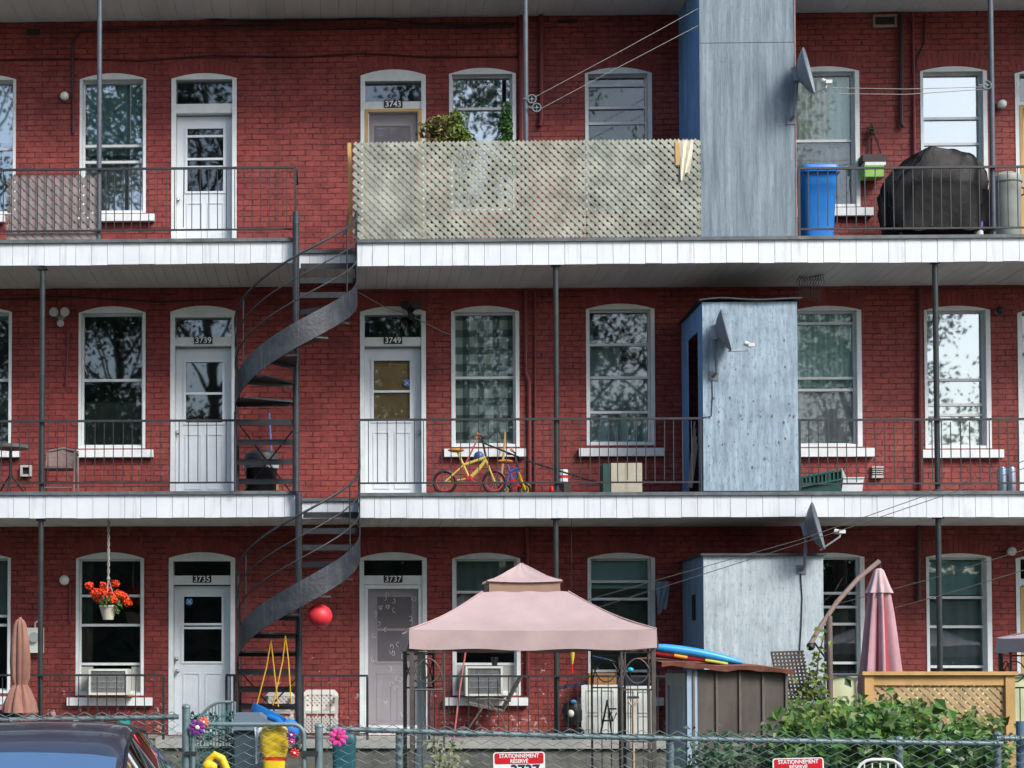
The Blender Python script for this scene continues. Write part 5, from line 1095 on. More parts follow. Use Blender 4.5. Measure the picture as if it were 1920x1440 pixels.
# old white door panels and tools
X0, X1, Z0, Z1 = rectpx(1091, 1284, 1160, 1390, -1.15); Xe = P(1226, 1330, -1.15).x
def panel_door(X0, X1, Z0, Z1, Y, label):
    t = thing('old_door', ((X0+X1)/2, Y, Z0), label, 'door', 'old white doors leaning on the porch'); m = MB(); q = .07
    m.box((X0, Y, Z0), (X1, Y+.03, Z1)); m.build('door_slab', M('old white door paint', (.62, .66, .62), .6, .1, 4), t)
    m = MB()
    for (a, b) in ((X0+.06, (X0+X1)/2-.02), ((X0+X1)/2+.02, X1-.06)):
        for (u, v) in ((Z0+.06, Z0+(Z1-Z0)*.42), (Z0+(Z1-Z0)*.5, Z1-.08)):
            for k in range(2): m.box((a + (b-a)*k - .006 if k else a, Y-.008, u), (a+.012 if not k else b, Y-.0005, v))
            m.box((a, Y-.009, v), (b, Y-.0005, v+.012)); m.box((a, Y-.009, u-.012), (b, Y-.0005, u))
    m.build('mouldings', M('door moulding paint', (.5, .54, .5), .6), t)
panel_door(X0, X1, .855, Z1, -1.12, 'left of two old white panelled doors leaning behind the gazebo')
panel_door(X1+.01, Xe, .855, Z1-.015, -1.1, 'right of two old white panelled doors leaning behind the gazebo')
t = thing('shovel', P(1187, 1385, -1.6), 'shovel with a pale wooden D shaped handle standing before the old doors', 'shovel'); Y = -1.62; c = P(1187, 1312, Y)
MB().tube([(c.x, Y, .3), (c.x, Y, c.z-.1)], .018, 8).tube([(c.x, Y, c.z-.1), (c.x-.06, Y, c.z-.02), (c.x-.06, Y, c.z+.03)], .015, 6).tube([(c.x, Y, c.z-.1), (c.x+.06, Y, c.z-.02), (c.x+.06, Y, c.z+.03)], .015, 6).build('shaft', M('pale wood handle', (.5, .36, .26), .7), t)
MB().tube([(c.x-.075, Y, c.z+.03), (c.x+.075, Y, c.z+.03)], .017, 8).build('grip', BLACKP, t); MB().prism([(c.x-.1, .3), (c.x-.1, .1), (c.x, .015), (c.x+.1, .1), (c.x+.1, .3)], Y-.006, Y+.006).build('blade', STEEL, t)
t = thing('step_ladder', P(1135, 1385, -1.6), 'small black metal step stool folded in front of the old doors', 'ladder'); Y = -1.4
MB().ptube([(1124,1386,Y),(1139,1312,Y)], .013).ptube([(1139,1329,Y),(1156,1329,Y)], .011).ptube([(1141,1330,Y),(1150,1352,Y),(1156,1336,Y)], .011).ptube([(1148,1386,Y+.1),(1139,1314,Y+.05)], .011).build('frame', BLACKP, t)
MB().pbox(1132, 1350, 1150, 1353, Y-.03, Y+.08).build('step', BLACKP, t)
t = thing('baby_stroller', P(1073, 1385, -1.2), 'dark folded stroller crammed with bags beside the old white doors', 'stroller'); Y = -1.2; z0 = .855
for (px, s) in ((1061, 1), (1085, 1)):
    c = P(px, 1372, Y); MB().tube([(c.x+.06*math.cos(.4*k), Y-.02, z0+.08+.06*math.sin(.4*k)) for k in range(16)], .018, 8, closed=True).build('wheel', BLACKP, t, smooth=True)
MB().ptube([(1058,1372,Y),(1088,1312,Y)], .012).ptube([(1088,1372,Y),(1058,1320,Y)], .012).build('frame', STEEL, t)
c = P(1073, 1336, Y); MB().lathe((c.x, Y, c.z), [(.06, -.16), (.12, -.1), (.13, .03), (.1, .12), (.04, .16)], 20, wob=lambda a_, i: 1+.12*math.sin(3*a_+2*i)).build('seat_cloth', BLACKP, t, smooth=True)
c = P(1070, 1338, Y-.12); MB().ell(c, .045, .04, .05, 12, 8).build('bundle', CREAM, t, smooth=True); c = P(1075, 1316, Y-.1); MB().ell(c, .045, .04, .03, 12, 8).build('bundle', M('blue cloth', (.05, .2, .4), .8), t, smooth=True)
t = thing('hockey_stick', P(1050, 1290, -1.35), 'dark navy stick lying along the porch railing beside the old doors', 'stick'); MB().bar(P(1047, 1290, -1.42), P(1102, 1280, -1.42), .04, .03).build('shaft', M('navy paint', (.02, .02, .06), .5), t)
MB().pbox(1109, 1259, 1160, 1284, -.3, -.1).build
t = thing('stacked_boxes', P(1135, 1285, -.4), 'orange and dark storage boxes on the porch behind the old doors', 'boxes')
m = MB().pbox(1104, 1262, 1156, 1284, -.5, -.2); m.build('orange_box', M('orange brown cardboard', (.34, .16, .05), .8, .3, 8), t); MB().pbox(1104, 1284.5, 1224, 1380, -.52, -.15).build('lower_box', M('dark crate', (.06, .05, .05), .8), t)
MB().pbox(1160, 1268, 1222, 1284, -.5, -.2).build('dark_box', M('dark navy box', (.03, .035, .06), .7), t)
c = P(1182, 1256, -1.5); t = thing('garden_lamp', (c.x, -1.5, .85), 'turquoise ball on a thin stake in front of the ground floor window', 'garden ornament'); MB().ell(c, .045, .045, .035, 12, 8).build('ball', M('turquoise plastic', (.02, .35, .5), .35), t, smooth=True); MB().tube([(c.x, -1.5, .85), c], .006, 5).build('stake', BLACKP, t)
rag(1229, 1090, .2, .42, -.25, M('blue grey plastic bag', (.2, .27, .36), .6, .2, 7, trans=.2), 'plastic_bag', 'blue grey plastic bag hanging on the wall left of the ground floor shed', 'bag')

# gazebo
YG0, YG1 = -5.9, -3.5
def gazebo(x0, x1, ytop_eave, ybot_eave, peak, tier, label, mt, mtd, Y0, Y1):
    a = P(x0, ytop_eave, Y0); b = P(x1, ytop_eave, Y0); ze = a.z; zv = P((x0+x1)/2, ybot_eave, Y0).z; xc = (a.x+b.x)/2; yc = (Y0+Y1)/2
    t = thing('garden_gazebo', (xc, yc, .01), label, 'gazebo'); zp = P(peak[0], peak[1], yc).z; hw = (b.x-a.x)/2; hd = (Y1-Y0)/2
    zt0 = P(peak[0], tier, yc-.3).z; k0 = .36
    def hip(zlo, zhi, w0, d0, w1, d1, sag, n=12, m=10):
        mb = MB()
        for (dx, dy) in ((1,0),(-1,0),(0,1),(0,-1)):
            vs = []; fs = []
            for j in range(m+1):
                v = j/m; w = w0+(w1-w0)*v; d = d0+(d1-d0)*v
                for i in range(n+1):
                    u = i/n*2-1; x = xc + (dx*w if dx else u*w); y = yc + (dy*d if dy else u*d)
                    z = zlo+(zhi-zlo)*v - sag*math.sin(math.pi*v) - .035*(1-u*u)*math.sin(math.pi*min(1, v+.05))*(.5 if j == m else 1) - (.014*(1-u*u) if j == 0 else 0)
                    vs.append((x, y, z + .006*math.sin(9*u+7*v) + .010*math.exp(-((abs(u)-.8)/.18)**2)*math.sin(26*v+14*u)*(1-v)))
            for j in range(m):
                for i in range(n):
                    f = (j*(n+1)+i, j*(n+1)+i+1, (j+1)*(n+1)+i+1, (j+1)*(n+1)+i); fs.append(f if (dy == -1 or dx == 1) else tuple(reversed(f)))
            mb.add(vs, fs)
        return mb
    ztop = zt0 - .085
    hip(ze, ztop, hw, hd, hw*k0, hd*k0, .045).build('main_canopy', mt, t, smooth=True)
    hip(zt0+.05, zp, hw*.315, hd*.315, .012, .012, .02).build('upper_canopy', mt, t, smooth=True)
    for sx in (-1, 1):
        for sy in (-1, 1): MB().tube([(xc+sx*(hw+(hw*k0-hw)*v), yc+sy*(hd+(hd*k0-hd)*v), ze+(ztop-ze)*v-.045*math.sin(math.pi*v)+.004) for v in [q/10 for q in range(11)]], .009, 5).build('ridge_seam', M('faded seam', (.42, .29, .29), .9), t)
    # valances
    def val(w, d, zt, zb, wav):
        mb = MB(); n = 22
        for (dx, dy) in ((1,0),(-1,0),(0,1),(0,-1)):
            vs = []; fs = []
            for j in range(4):
                v = j/3
                for i in range(n+1):
                    u = i/n*2-1; off = wav*v*math.sin(u*13+2*v+dx)+.012*v; x = xc + (dx*(w+off) if dx else u*w); y = yc + (dy*(d+off) if dy else u*d)
                    vs.append((x, y, zt+(zb-zt)*v - .014*(1-u*u) + v*wav*.55*math.sin(u*8.3+dx*2+dy)))
            for j in range(3):
                for i in range(n): fs.append((j*(n+1)+i, (j+1)*(n+1)+i, (j+1)*(n+1)+i+1, j*(n+1)+i+1) if (dy==-1 or dx==1) else (j*(n+1)+i, j*(n+1)+i+1, (j+1)*(n+1)+i+1, (j+1)*(n+1)+i))
            mb.add(vs, fs)
        return mb
    val(hw, hd, ze, zv, .018).build('valance', mt, t, smooth=True)
    val(hw*.315, hd*.315, zt0+.05, zt0+.035, .0).build('upper_valance', mt, t, smooth=True)
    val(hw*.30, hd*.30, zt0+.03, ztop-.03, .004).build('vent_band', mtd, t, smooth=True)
    # corner legs: a post, two slim bars and scrollwork between them
    for sx in (-1, 1):
        for sy in (-1, 1):
            x = xc+sx*(hw-.03); y = yc+sy*(hd-.03)
            g = MB().box((x-.022, y-.022, .01), (x+.022, y+.022, zv+.05)).build('corner_post', BRONZE, t)
            m = MB()
            for (ex, ey) in ((-sx, 0), (0, -sy)):
                L_ = .34; bx_, by_ = x+ex*L_, y+ey*L_; m.tube([(bx_, by_, .01), (bx_, by_, zv+.05)], .013, 6)
                mxx, myy = x+ex*L_*.5, y+ey*L_*.5
                for zz in (.3, 1.0, 1.55, zv-.04): m.tube([(x, y, zz), (bx_, by_, zz)], .010, 5)
                for q in (.33, .66): m.tube([(x+ex*L_*q, y+ey*L_*q, .3), (x+ex*L_*q, y+ey*L_*q, 1.55)], .006, 5)
                for flip in (0, 1):
                    pts = []
                    for k in range(13):
                        an = math.pi*k/12; q = (1-math.cos(an))/2*.94+.03; zz = 1.58 + (zv-.1-1.58)*math.sin(an)*.98
                        if flip: zz = zv-.07 - (zz-1.58)
                        pts.append((x+ex*L_*q, y+ey*L_*q, zz))
                    m.tube(pts, .008, 5)
            m.build('scroll_panel', BRONZE, t)
    m = MB()
    for sy in (-1, 1): m.tube([(xc-hw+.03, yc+sy*(hd-.03), zv+.07), (xc+hw-.03, yc+sy*(hd-.03), zv+.07)], .015, 6)
    for sx in (-1, 1): m.tube([(xc+sx*(hw-.03), yc-hd+.03, zv+.07), (xc+sx*(hw-.03), yc+hd-.03, zv+.07)], .015, 6)
    for sx in (-1, 1):
        for sy in (-1, 1): m.tube([(xc+sx*(hw-.05), yc+sy*(hd-.05), zv+.1), (xc, yc, zp-.1)], .012, 6)
    m.build('roof_frame', BRONZE, t)
    return t
gazebo(767, 1231, 1180, 1216, (972, 1056), 1096, 'pink two tier garden gazebo on scrollwork legs in the middle of the yard', PINK, PINKD, YG0, YG1)
gazebo(2012, 2440, 1190, 1219, (2190, 1090), 1125, 'greyish pink gazebo cut off at the right edge of the yard', M('grey pink canopy cloth', (.44, .37, .40), .85, .08, 2), PINKD, -5.6, -3.3)
m = MB().ptube([(791, 1385, -3.6), (791, 1225, -3.6)], .03, 10); c = P(791, 1385, -3.6)
t = thing('white_curtain', (c.x, -3.6, .01), 'narrow gathered white curtain at the left rear leg of the pink gazebo', 'curtain')
MB().lathe((c.x, -3.6, 0), [(.05, .1), (.055, .6), (.045, 1.2), (.05, 1.6), (.04, 1.98)], 30, wob=lambda a_, i: 1+.25*math.cos(6*a_+i)).build('cloth', M('white curtain cloth', (.6, .64, .66), .9, .08), t, smooth=True)

# brown garden shed with the inflatable boat on it
Y0, Y1 = -5.5, -4.0; X0, X1, _, Z1 = rectpx(1297, 1252, 1478, 1440, Y0); Z0 = .012
t = thing('garden_shed', ((X0+X1)/2, Y0, Z0), 'low brown sheet metal garden shed with a pale blue door on its side', 'shed')
BRN = M('brown sheet metal', (.10, .085, .075), .55, .35, 2.5, stretch=(1, 1, .5)); m = MB().box((X0, Y0, Z0), (X1, Y1, Z1-.02)); m.build('wall', BRN, t)
m = MB()
for k in range(5): x = X0+.02+(X1-X0-.04)*k/4; m.box((x-.012, Y0-.022, Z0), (x+.012, Y0-.0005, Z1-.03))
m.build('ribs', M('brown rib paint', (.14, .12, .105), .5, .2), t)
PB = M('pale blue door paint', (.34, .45, .58), .55, .1, 3)
m = MB().box((X0-.03, Y0+.12, Z0), (X0-.0005, Y1-.15, Z1-.06)); m.build('door', PB, t)
m = MB(); m.box((X0-.046, Y0+.12, Z0), (X0-.031, Y0+.26, Z1-.06)); m.box((X0-.046, Y1-.29, Z0), (X0-.031, Y1-.15, Z1-.06)); m.box((X0-.046, Y0+.26, Z1-.2), (X0-.031, Y1-.29, Z1-.06)); m.build('door_trim', M('pale blue trim paint', (.42, .53, .65), .55), t)
MB().box((X0-.05, Y0-.01, Z0), (X0+.06, Y0-.0005, Z1-.02)).build('corner_board', PB, t)
n = 12; vs = []; fs = []; ra, rb_ = P(1240, 1228, Y0-.08), P(1486, 1258, Y0-.08)
for i in range(n+1):
    u = i/n; x = ra.x+(rb_.x-ra.x)*u; zz = Z1 + .07*(1-u) + .012*math.sin(u*11) - .01
    for (y, dz) in ((Y0-.1, -.05+.012*math.sin(u*23)), (Y0-.11, .0), (Y1+.05, .06), (Y1+.05, .04), (Y0-.095, -.02)): vs.append((x, y, zz+dz))
for i in range(n):
    for q in range(5): fs.append((i*5+q, i*5+(q+1) % 5, (i+1)*5+(q+1) % 5, (i+1)*5+q))
MB().add(vs, fs).build('roof', M('rusty red tarpaulin', (.20, .075, .05), .6, .4, 5), t)
Y = -4.9; t = thing('inflatable_boat', P(1300, 1240, Y), 'blue and red inflatable toy boat lying on the brown garden shed', 'inflatable')
def arcp(y0, y1, yy, bow): return [P(1216+(1392-1216)*k/12, y0+(y1-y0)*(k/12)-bow*math.sin(math.pi*k/12), yy) for k in range(13)]
tap = [.014, .036, .045, .048, .05, .05, .05, .05, .048, .045, .04, .032, .012]
for yy in (Y-.25, Y+.25): MB().tube(arcp(1212, 1243, yy, 4), tap, 14).build('side_tube', M('inflatable blue', (.03, .30, .68), .35), t, smooth=True)
MB().tube(arcp(1222, 1250, Y-.22, 3), [r*.8 for r in tap], 12).build('lower_tube', M('inflatable red', (.6, .05, .06), .35), t, smooth=True)
MB().tube([P(1264,1229,Y-.265), P(1275,1231,Y-.27), P(1288,1233,Y-.265)], .02, 10).build('orange_patch', M('inflatable orange', (.8, .3, .03), .4), t, smooth=True)
MB().tube([P(1322,1238,Y-.265), P(1342,1241,Y-.27), P(1364,1245,Y-.265)], .018, 10).build('lime_patch', M('inflatable lime', (.45, .5, .06), .4), t, smooth=True)
fa = arcp(1216, 1246, Y-.24, 4); fb = arcp(1216, 1246, Y+.24, 4); MB().add(fa[1:-1] + fb[1:-1], [(k, k+1, k+12, k+11) for k in range(10)]).build('floor', M('inflatable blue', (.03, .30, .68), .35), t)
# brown mesh trellis
def grid_panel(c0, ux, uz, W_, H_, step, r, mt, parent, name):
    m = MB(); c0 = Vector(c0); ux = Vector(ux).normalized(); uz = Vector(uz).normalized()
    for k in range(int(W_/step)+1): m.bar(c0+ux*step*k, c0+ux*step*k+uz*H_, r, .012)
    for k in range(int(H_/step)+1): m.bar(c0+uz*step*k+Vector((0,-.0125,0)), c0+uz*step*k+ux*W_+Vector((0,-.0125,0)), r, .012)
    return m.build(name, mt, parent)
t = thing('mesh_trellis', P(1478, 1330, -4.7), 'brown plastic mesh trellis leaning between the garden shed and umbrella pole', 'trellis')
a = P(1468, 1338, -4.7); grid_panel(a, (1, 0, .03), (-.12, .25, 1), .36, .72, .042, .022, M('brown mesh plastic', (.10, .075, .06), .7, .2), t, 'mesh_panel')
# pale yellow porch skirt behind umbrella
t = thing('porch_panel', P(1590, 1390, -2.0), 'pale yellow green fabric privacy screen on the right porch railing', 'screen')
X0, X1, Z0, Z1 = rectpx(1546, 1268, 1935, 1385, -1.62)
cloth_mb(X0, X1, .86, Z1, -1.6, 9, .012).build('fabric', M('pale yellow cloth', (.56, .60, .38), .85, .1), t, smooth=True)
m = MB()
for k in range(7): x = X0+(X1-X0)*k/6; m.tube([(x, -1.64, .85), (x, -1.64, Z1+.03)], .016, 6)
m.tube([(X0, -1.64, Z1+.02), (X1, -1.64, Z1+.02)], .018, 6).build('rails', POST, t)
# cedar lattice screen
Yc = -5.2; X0, X1, Z0, Z1 = rectpx(1620, 1259, 1905, 1500, Yc); Z0 = .012
t = thing('cedar_screen', ((X0+X1)/2, Yc, Z0), 'new cedar privacy screen with lattice panel behind the green bush', 'fence')
MB().box((X0, Yc-.05, Z0), (X0+.1, Yc+.05, Z1-.04)).build('post', CEDAR, t); MB().box((X1-.12, Yc-.05, Z0), (X1-.02, Yc+.05, Z1-.04)).build('post', CEDAR, t)
MB().box((X0-.03, Yc-.08, Z1-.0395), (X1+.01, Yc+.08, Z1)).build('cap_rail', CEDAR, t); MB().box((X0+.1, Yc-.03, Z1-.15), (X1-.12, Yc+.03, Z1-.04)).build('top_rail', CEDAR, t); MB().box((X0+.1, Yc-.03, Z1-1.0), (X1-.12, Yc+.03, Z1-.9)).build('bottom_rail', CEDAR, t)
lattice_mb(X0+.1, X1-.12, Z1-.9, Z1-.15, Yc, .095, .042).build('lattice_panel', CEDARL, t)
MB().box((X1-.4, Yc-.02, Z0), (X1-.33, Yc+.02, Z1-1.0)).build('lower_post', CEDAR, t)

# ------------------------------------------------------------------ chain link fence, gate, things along it
YK = -9.4; ZF = lambda px, py: P(px, py, YK).z
def chainlink(X0, X1, zt0, zt1, z0, Y, step=.077):
    m = MB(); n = int((X1-X0)/step); h = step*.98; r = .0050
    for k in range(n+1):
        x = X0 + step*k; u = (x-X0)/(X1-X0); zt = zt0+(zt1-zt0)*u + .045; rows = int((zt-z0)/(h/2)); pts = []
        for j in range(rows+1):
            s = 1 if ((j + k) % 2) else -1
            pts.append((min(max(x + s*step/2*.98, X0), X1), Y + (.004 if (j+k) % 2 else -.004), zt - j*h/2))
        m.tube(pts, r, 4, cap=False)
    return m
def fence_run(x0, y0, x1, y1, label, posts, tube_r=.022, top=True):
    a, b = P(x0, y0, YK), P(x1, y1, YK); t = thing('chain_link_fence', ((a.x+b.x)/2, YK, .01), label, 'fence', 'chain link fence along the lane')
    n = 14; pts = []
    for k in range(n+1): u = k/n; q = a.lerp(b, u); q.z -= .02*math.sin(math.pi*u); pts.append(q)
    MB().tube(pts, tube_r, 10).build('top_rail', GALV, t, smooth=True)
    w = chainlink(a.x, b.x, a.z, b.z, .03, YK-.02); w.build('wire_mesh', WIRE, t)
    for (px, dy) in posts:
        u = (px-x0)/(x1-x0); q = a.lerp(b, u)
        p_ = MB().tube([(q.x, YK+.03, 0.005), (q.x, YK+.03, q.z+dy)], .032, 12); p_.ell((q.x, YK+.03, q.z+dy), .036, .036, .025, 12, 6); p_.build('fence_post', GALV, t, smooth=True)
    m = MB()
    for k in range(0, n*3): u = (k+.5)/(n*3); q = a.lerp(b, u); q.z -= .02*math.sin(math.pi*u); m.tube([q + Vector((-.006, 0, 0)), q + Vector((.006, 0, 0))], tube_r+.006, 8)
    m.build('wire_ties', WIRE, t)
    return t
fence_run(-420, 1348, 335, 1344, 'chain link fence behind the parked car at the left', [(-200, 0), (60, 0)])
fence_run(612, 1366, 1880, 1394, 'long sagging chain link fence with two parking signs', [(750, -.02), (1262, -.02), (1690, .02)])
fence_run(1868, 1384, 2300, 1376, 'chain link fence at the far right in front of cedar post', [(1872, .03), (2240, 0)])
# gate
def gate():
    xa, xb, yt = 362, 570, 1358; a, b = P(xa, yt, YK-.03), P(xb, yt, YK-.03); t = thing('chain_link_gate', ((a.x+b.x)/2, YK, .01), 'narrow chain link gate with rounded corners beside the yellow toys', 'gate')
    r = .1; zt = a.z; pts = [(a.x, YK-.03, .08)] + [(a.x+r-r*math.cos(q*.314), YK-.03, zt-r+r*math.sin(q*.314)) for q in range(6)] + [(b.x-r+r*math.sin(q*.314), YK-.03, zt-r+r*math.cos(q*.314)) for q in range(6)] + [(b.x, YK-.03, .08)]
    MB().tube(pts, .02, 10).tube([(a.x, YK-.03, .08), (b.x, YK-.03, .08)], .02, 8).build('gate_frame', GALV, t, smooth=True)
    chainlink(a.x+.02, b.x-.02, zt-.06, zt-.06, .1, YK-.03).build('wire_mesh', WIRE, t)
    for px, tall in ((349, 1326), (598, 1362)):
        q = P(px, tall, YK); MB().tube([(q.x, YK, .005), (q.x, YK, q.z)], .036, 12).ell((q.x, YK, q.z), .04, .04, .03, 12, 6).build('gate_post', GALV, t, smooth=True)
    q = P(575, 1412, YK-.03); MB().box((q.x-.05, YK-.07, q.z-.03), (q.x+.1, YK-.04, q.z+.02)).build('latch', STEEL, t)
    q = P(356, 1412, YK-.03); MB().box((q.x-.04, YK-.06, q.z-.015), (q.x+.06, YK-.02, q.z+.015)).build('hinge', STEEL, t)
gate()
def flower(px, py, Y, r, mt, cm, label):
    c = P(px, py, Y); t = thing('artificial_flower', c, label, 'flower', 'artificial flowers tied to the gate and fence'); m = MB()
    for k in range(9):
        an = 6.283*k/9; m.ell(c + Vector((math.cos(an)*r*.6, -.005+.006*(k % 2), math.sin(an)*r*.6)), r*.42, .008, r*.24, 10, 6, Matrix.Rotation(-an, 3, 'Y'))
    m.build('petals', mt, t, smooth=True); MB().ell(c + Vector((0, -.015, 0)), r*.28, .012, r*.28, 10, 6).build('centre', cm, t, smooth=True)
PUR = M('purple petal', (.16, .03, .22), .6); PNK = M('magenta petal', (.62, .05, .28), .6); ORG = M('orange petal', (.7, .14, .08), .6); WC = M('pale centre', (.7, .6, .5), .6)
flower(370, 1364, YK-.07, .075, PUR, WC, 'purple artificial flower on the left end of the gate'); flower(382, 1354, YK-.05, .05, ORG, WC, 'orange red artificial flower just above the purple one')
flower(634, 1382, YK-.07, .085, PNK, M('dark red centre', (.3, .02, .06), .6), 'large magenta artificial flower on the fence right of the gate')
flower(546, 1378, YK-.07, .045, PUR, WC, 'small purple artificial flower beside the yellow toy'); flower(552, 1412, YK-.07, .045, REDP, WC, 'small red artificial flower low on the right end of the gate')
flower(547, 1391, YK-.07, .032, PNK, WC, 'tiny pink artificial flower below the small purple one')
# signs
def sign(x0, y0, x1, ang, label, num):
    Y = YK-.055; a, b = P(x0, y0, Y), P(x1, y0, Y); w = b.x-a.x; h = w*.62; c = Vector(((a.x+b.x)/2, Y, a.z - h/2)); t = thing('parking_sign', (c.x, Y, c.z-h/2), label, 'sign', 'reserved parking signs')
    ca, sa = math.cos(ang), math.sin(ang); rot = lambda x, z: (c.x + x*ca - z*sa, c.z + x*sa + z*ca)
    def rr(x0_, z0_, x1_, z1_, r): 
        pts = []
        for (cx_, cz_, s_) in ((x1_-r, z1_-r, 0), (x0_+r, z1_-r, 1), (x0_+r, z0_+r, 2), (x1_-r, z0_+r, 3)):
            for q in range(5): an = 1.5708*(s_+q/4); pts.append(rot(cx_+r*math.cos(an), cz_+r*math.sin(an)))
        return list(reversed(pts))[::-1]
    wp = M('sign white', (.75, .79, .8), .4, .04)
    MB().prism(rr(-w/2, -h/2, w/2, h/2, .025), Y, Y+.004).build('sign_plate', wp, t)
    zt = h/2; MB().prism(rr(-w/2+.012, zt-.103, w/2-.012, zt-.008, .016), Y-.0015, Y-.0002).build('red_band', M('sign red', (.52, .012, .02), .4, .06), t)
    for (s_, dz, sz, mt) in (('STATIONNEMENT', zt-.034, .047, wp), ('RÉSERVÉ', zt-.079, .046, wp)):
        x, z = rot(0, dz); text_mb(s_, x, z, Y-.003, sz, .02, .9, ang).build('lettering', mt, t)
    BK = M('sign black', (.02, .025, .05), .5)
    x, z = rot(.05, zt-.158); text_mb(num, x, z, Y-.003, .12, .03, 1.05, ang).build('lettering', BK, t)
    x, z = rot(-.14, zt-.17); text_mb('NUMÉRO', x, z, Y-.003, .032, .02, 1.0, ang).build('lettering', BK, t)
sign(925, 1410, 1022, R_(1.0), 'red and white reserved parking sign numbered 3737 on the fence below the gazebo', '3737')
sign(1449, 1421, 1545, R_(1.5), 'tilted red and white reserved parking sign on the fence below the bush', '3743')
# toys and bins behind the gate
Y = -9.75
def rotp(mb, c, R): mb.v = [R @ v + Vector(c) for v in mb.v]; return mb
c = P(513, 1418, YK-.12); t = thing('yellow_toy', (c.x, YK-.12, c.z-.3), 'big yellow plastic toy with a red stripe hung on the gate', 'toy')
s = 15.9/FPX; MB().lathe((c.x, YK-.02, 0), [(19*s, P(513, 1470, Y).z, .05), (21*s, P(513,1430,Y).z, .06)], 26, sq=3).build('toy_lower', YELLOW, t, smooth=True)
MB().lathe((c.x, YK+.08, 0), [(r*s, P(513, y, YK).z, .07) for r, y in [(22, 1420), (26, 1405), (27, 1385), (25, 1368), (18, 1360), (8, 1357)]], 30, sq=3.2).build('toy_body', YELLOW, t, smooth=True)
MB().lathe((c.x, YK+.07, 0), [(23*s, P(513, 1428, YK).z, .075), (23.5*s, P(513, 1421, YK).z, .078)], 26, sq=3.2).build('red_stripe', REDP, t, smooth=True)
c = P(405, 1432, YK-.15); t = thing('yellow_ring_toy', (c.x, YK-.15, c.z-.1), 'yellow curved tube toy on the ground beside the gate', 'toy')
MB().tube([P(392, 1470, YK-.16), P(392, 1425, YK-.16), P(402, 1415, YK-.16), P(416, 1422, YK-.16), P(424, 1440, YK-.16), P(424, 1480, YK-.16)], .035, 12).build('ring', YELLOW, t, smooth=True); MB().ell(P(390, 1436, YK-.2), .05, .04, .05, 14, 8).ell(P(398, 1438, YK-.2), .045, .04, .045, 14, 8).build('knobs', YELLOW, t, smooth=True)
rag(477, 1364, .11, .29, YK+.12, M('white blue cloth', (.6, .66, .74), .9, .08), 'white_cloth', 'white cloth hanging beside the yellow toy on the gate', 'cloth')
X0, X1, Z0, Z1 = rectpx(440, 1338, 498, 1500, -8.2); t = thing('grey_blue_bin', ((X0+X1)/2, -8.2, .01), 'grey blue plastic storage box behind the gate', 'storage box')
MB().box((X0, -8.2, .01), (X1, -7.7, Z1-.16)).build('box_body', M('slate blue plastic', (.05, .075, .095), .5, .15), t); MB().prism([(X0-.02, Z1-.155), (X1+.05, Z1-.155), (X1+.05, Z1-.08), (X1-.06, Z1-.0), (X0, Z1)], -8.25, -7.65).build('lid', M('slate blue lid', (.14, .19, .25), .5, .1), t)
c = P(545, 1395, -8.6); tag(MB().ell(P(543, 1368, -8.6), .09, .07, .1, 14, 8).tube([P(536,1365,-8.6), P(520,1350,-8.5), P(505,1345,-8.4)], .03, 10).build('blue_toy', BLUEP, None, smooth=True), 'bright blue plastic toy piece behind the gate above the yellow toy', 'toy')
X0, X1, Z0, Z1 = rectpx(622, 1376, 668, 1500, -8.9); t = thing('teal_bin', ((X0+X1)/2, -8.7, .01), 'dark teal plastic bin behind the fence beside the magenta flower', 'bin'); xm = (X0+X1)/2; hw = (X1-X0)/2
MB().lathe((xm, -8.7, .01), [(hw*.8, 0), (hw*.97, Z1-.1)], 24, sq=5).build('bin_body', TEALP, t, smooth=True); MB().lathe((xm, -8.7, .01), [(hw*1.02, Z1-.1), (hw*1.05, Z1-.06), (hw*.9, Z1-.02), (hw*.3, Z1)], 24, sq=5).build('bin_lid', TEALP, t, smooth=True)
# roll of green wire mesh: arch-topped
t = thing('wire_mesh_arch', P(392, 1400, -7.6), 'arched green wire mesh panel woven with foliage behind the gate', 'trellis'); Y = -7.6
a, b = P(350, 1400, Y), P(440, 1400, Y); zt = P(395, 1316, Y).z; xc = (a.x+b.x)/2; hw = (b.x-a.x)/2; m = MB(); top = lambda x: zt - .16*max(0, (xc+.12-x)/hw)**2
MB().tube([(a.x, Y, .01)] + [(a.x+2*hw*k/14, Y, top(a.x+2*hw*k/14)) for k in range(15)] + [(b.x, Y, .01)], .014, 8).build('rim', GALV, t, smooth=True)
TEALW = M('green coated wire', (.05, .17, .16), .5, .3)
for k in range(1, 15):
    x = a.x+2*hw*k/15; m.tube([(x, Y+.01, .02), (x, Y+.01, top(x))], .006, 4)
k = 0
while .05+.06*k < zt-.12:
    z = .05+.06*k; m.tube([(a.x+.01+2*hw*q/10, Y+.015*math.sin(q*2.4+k), z+.012*math.sin(q*3.1+k)) for q in range(11)], .009, 4); k += 1
m.build('mesh', TEALW, t); m = MB()
for k in range(420): m.leaf((random.uniform(a.x, b.x), Y+.06+random.uniform(-.03, .06), random.uniform(.3, zt-.1)), .055)
m.build('foliage', M('blue green leaf', (.03, .10, .09), .5, .3, 4, island=.5), t)
c = P(232, 1362, -3.2); t = thing('watering_can', (c.x, -3.2, .7), 'small teal plastic watering can above the car roof', 'watering can')
MB().lathe((c.x, -3.2, c.z-.1), [(.07, 0), (.085, .06), (.08, .17), (.05, .2)], 18).build('can_body', M('teal can plastic', (.01, .26, .22), .45), t, smooth=True); MB().tube([(c.x-.06, -3.2, c.z-.04), (c.x-.12, -3.2, c.z+.05)], .015, 8).build('spout', M('teal can plastic', (.01, .26, .22), .45), t); 
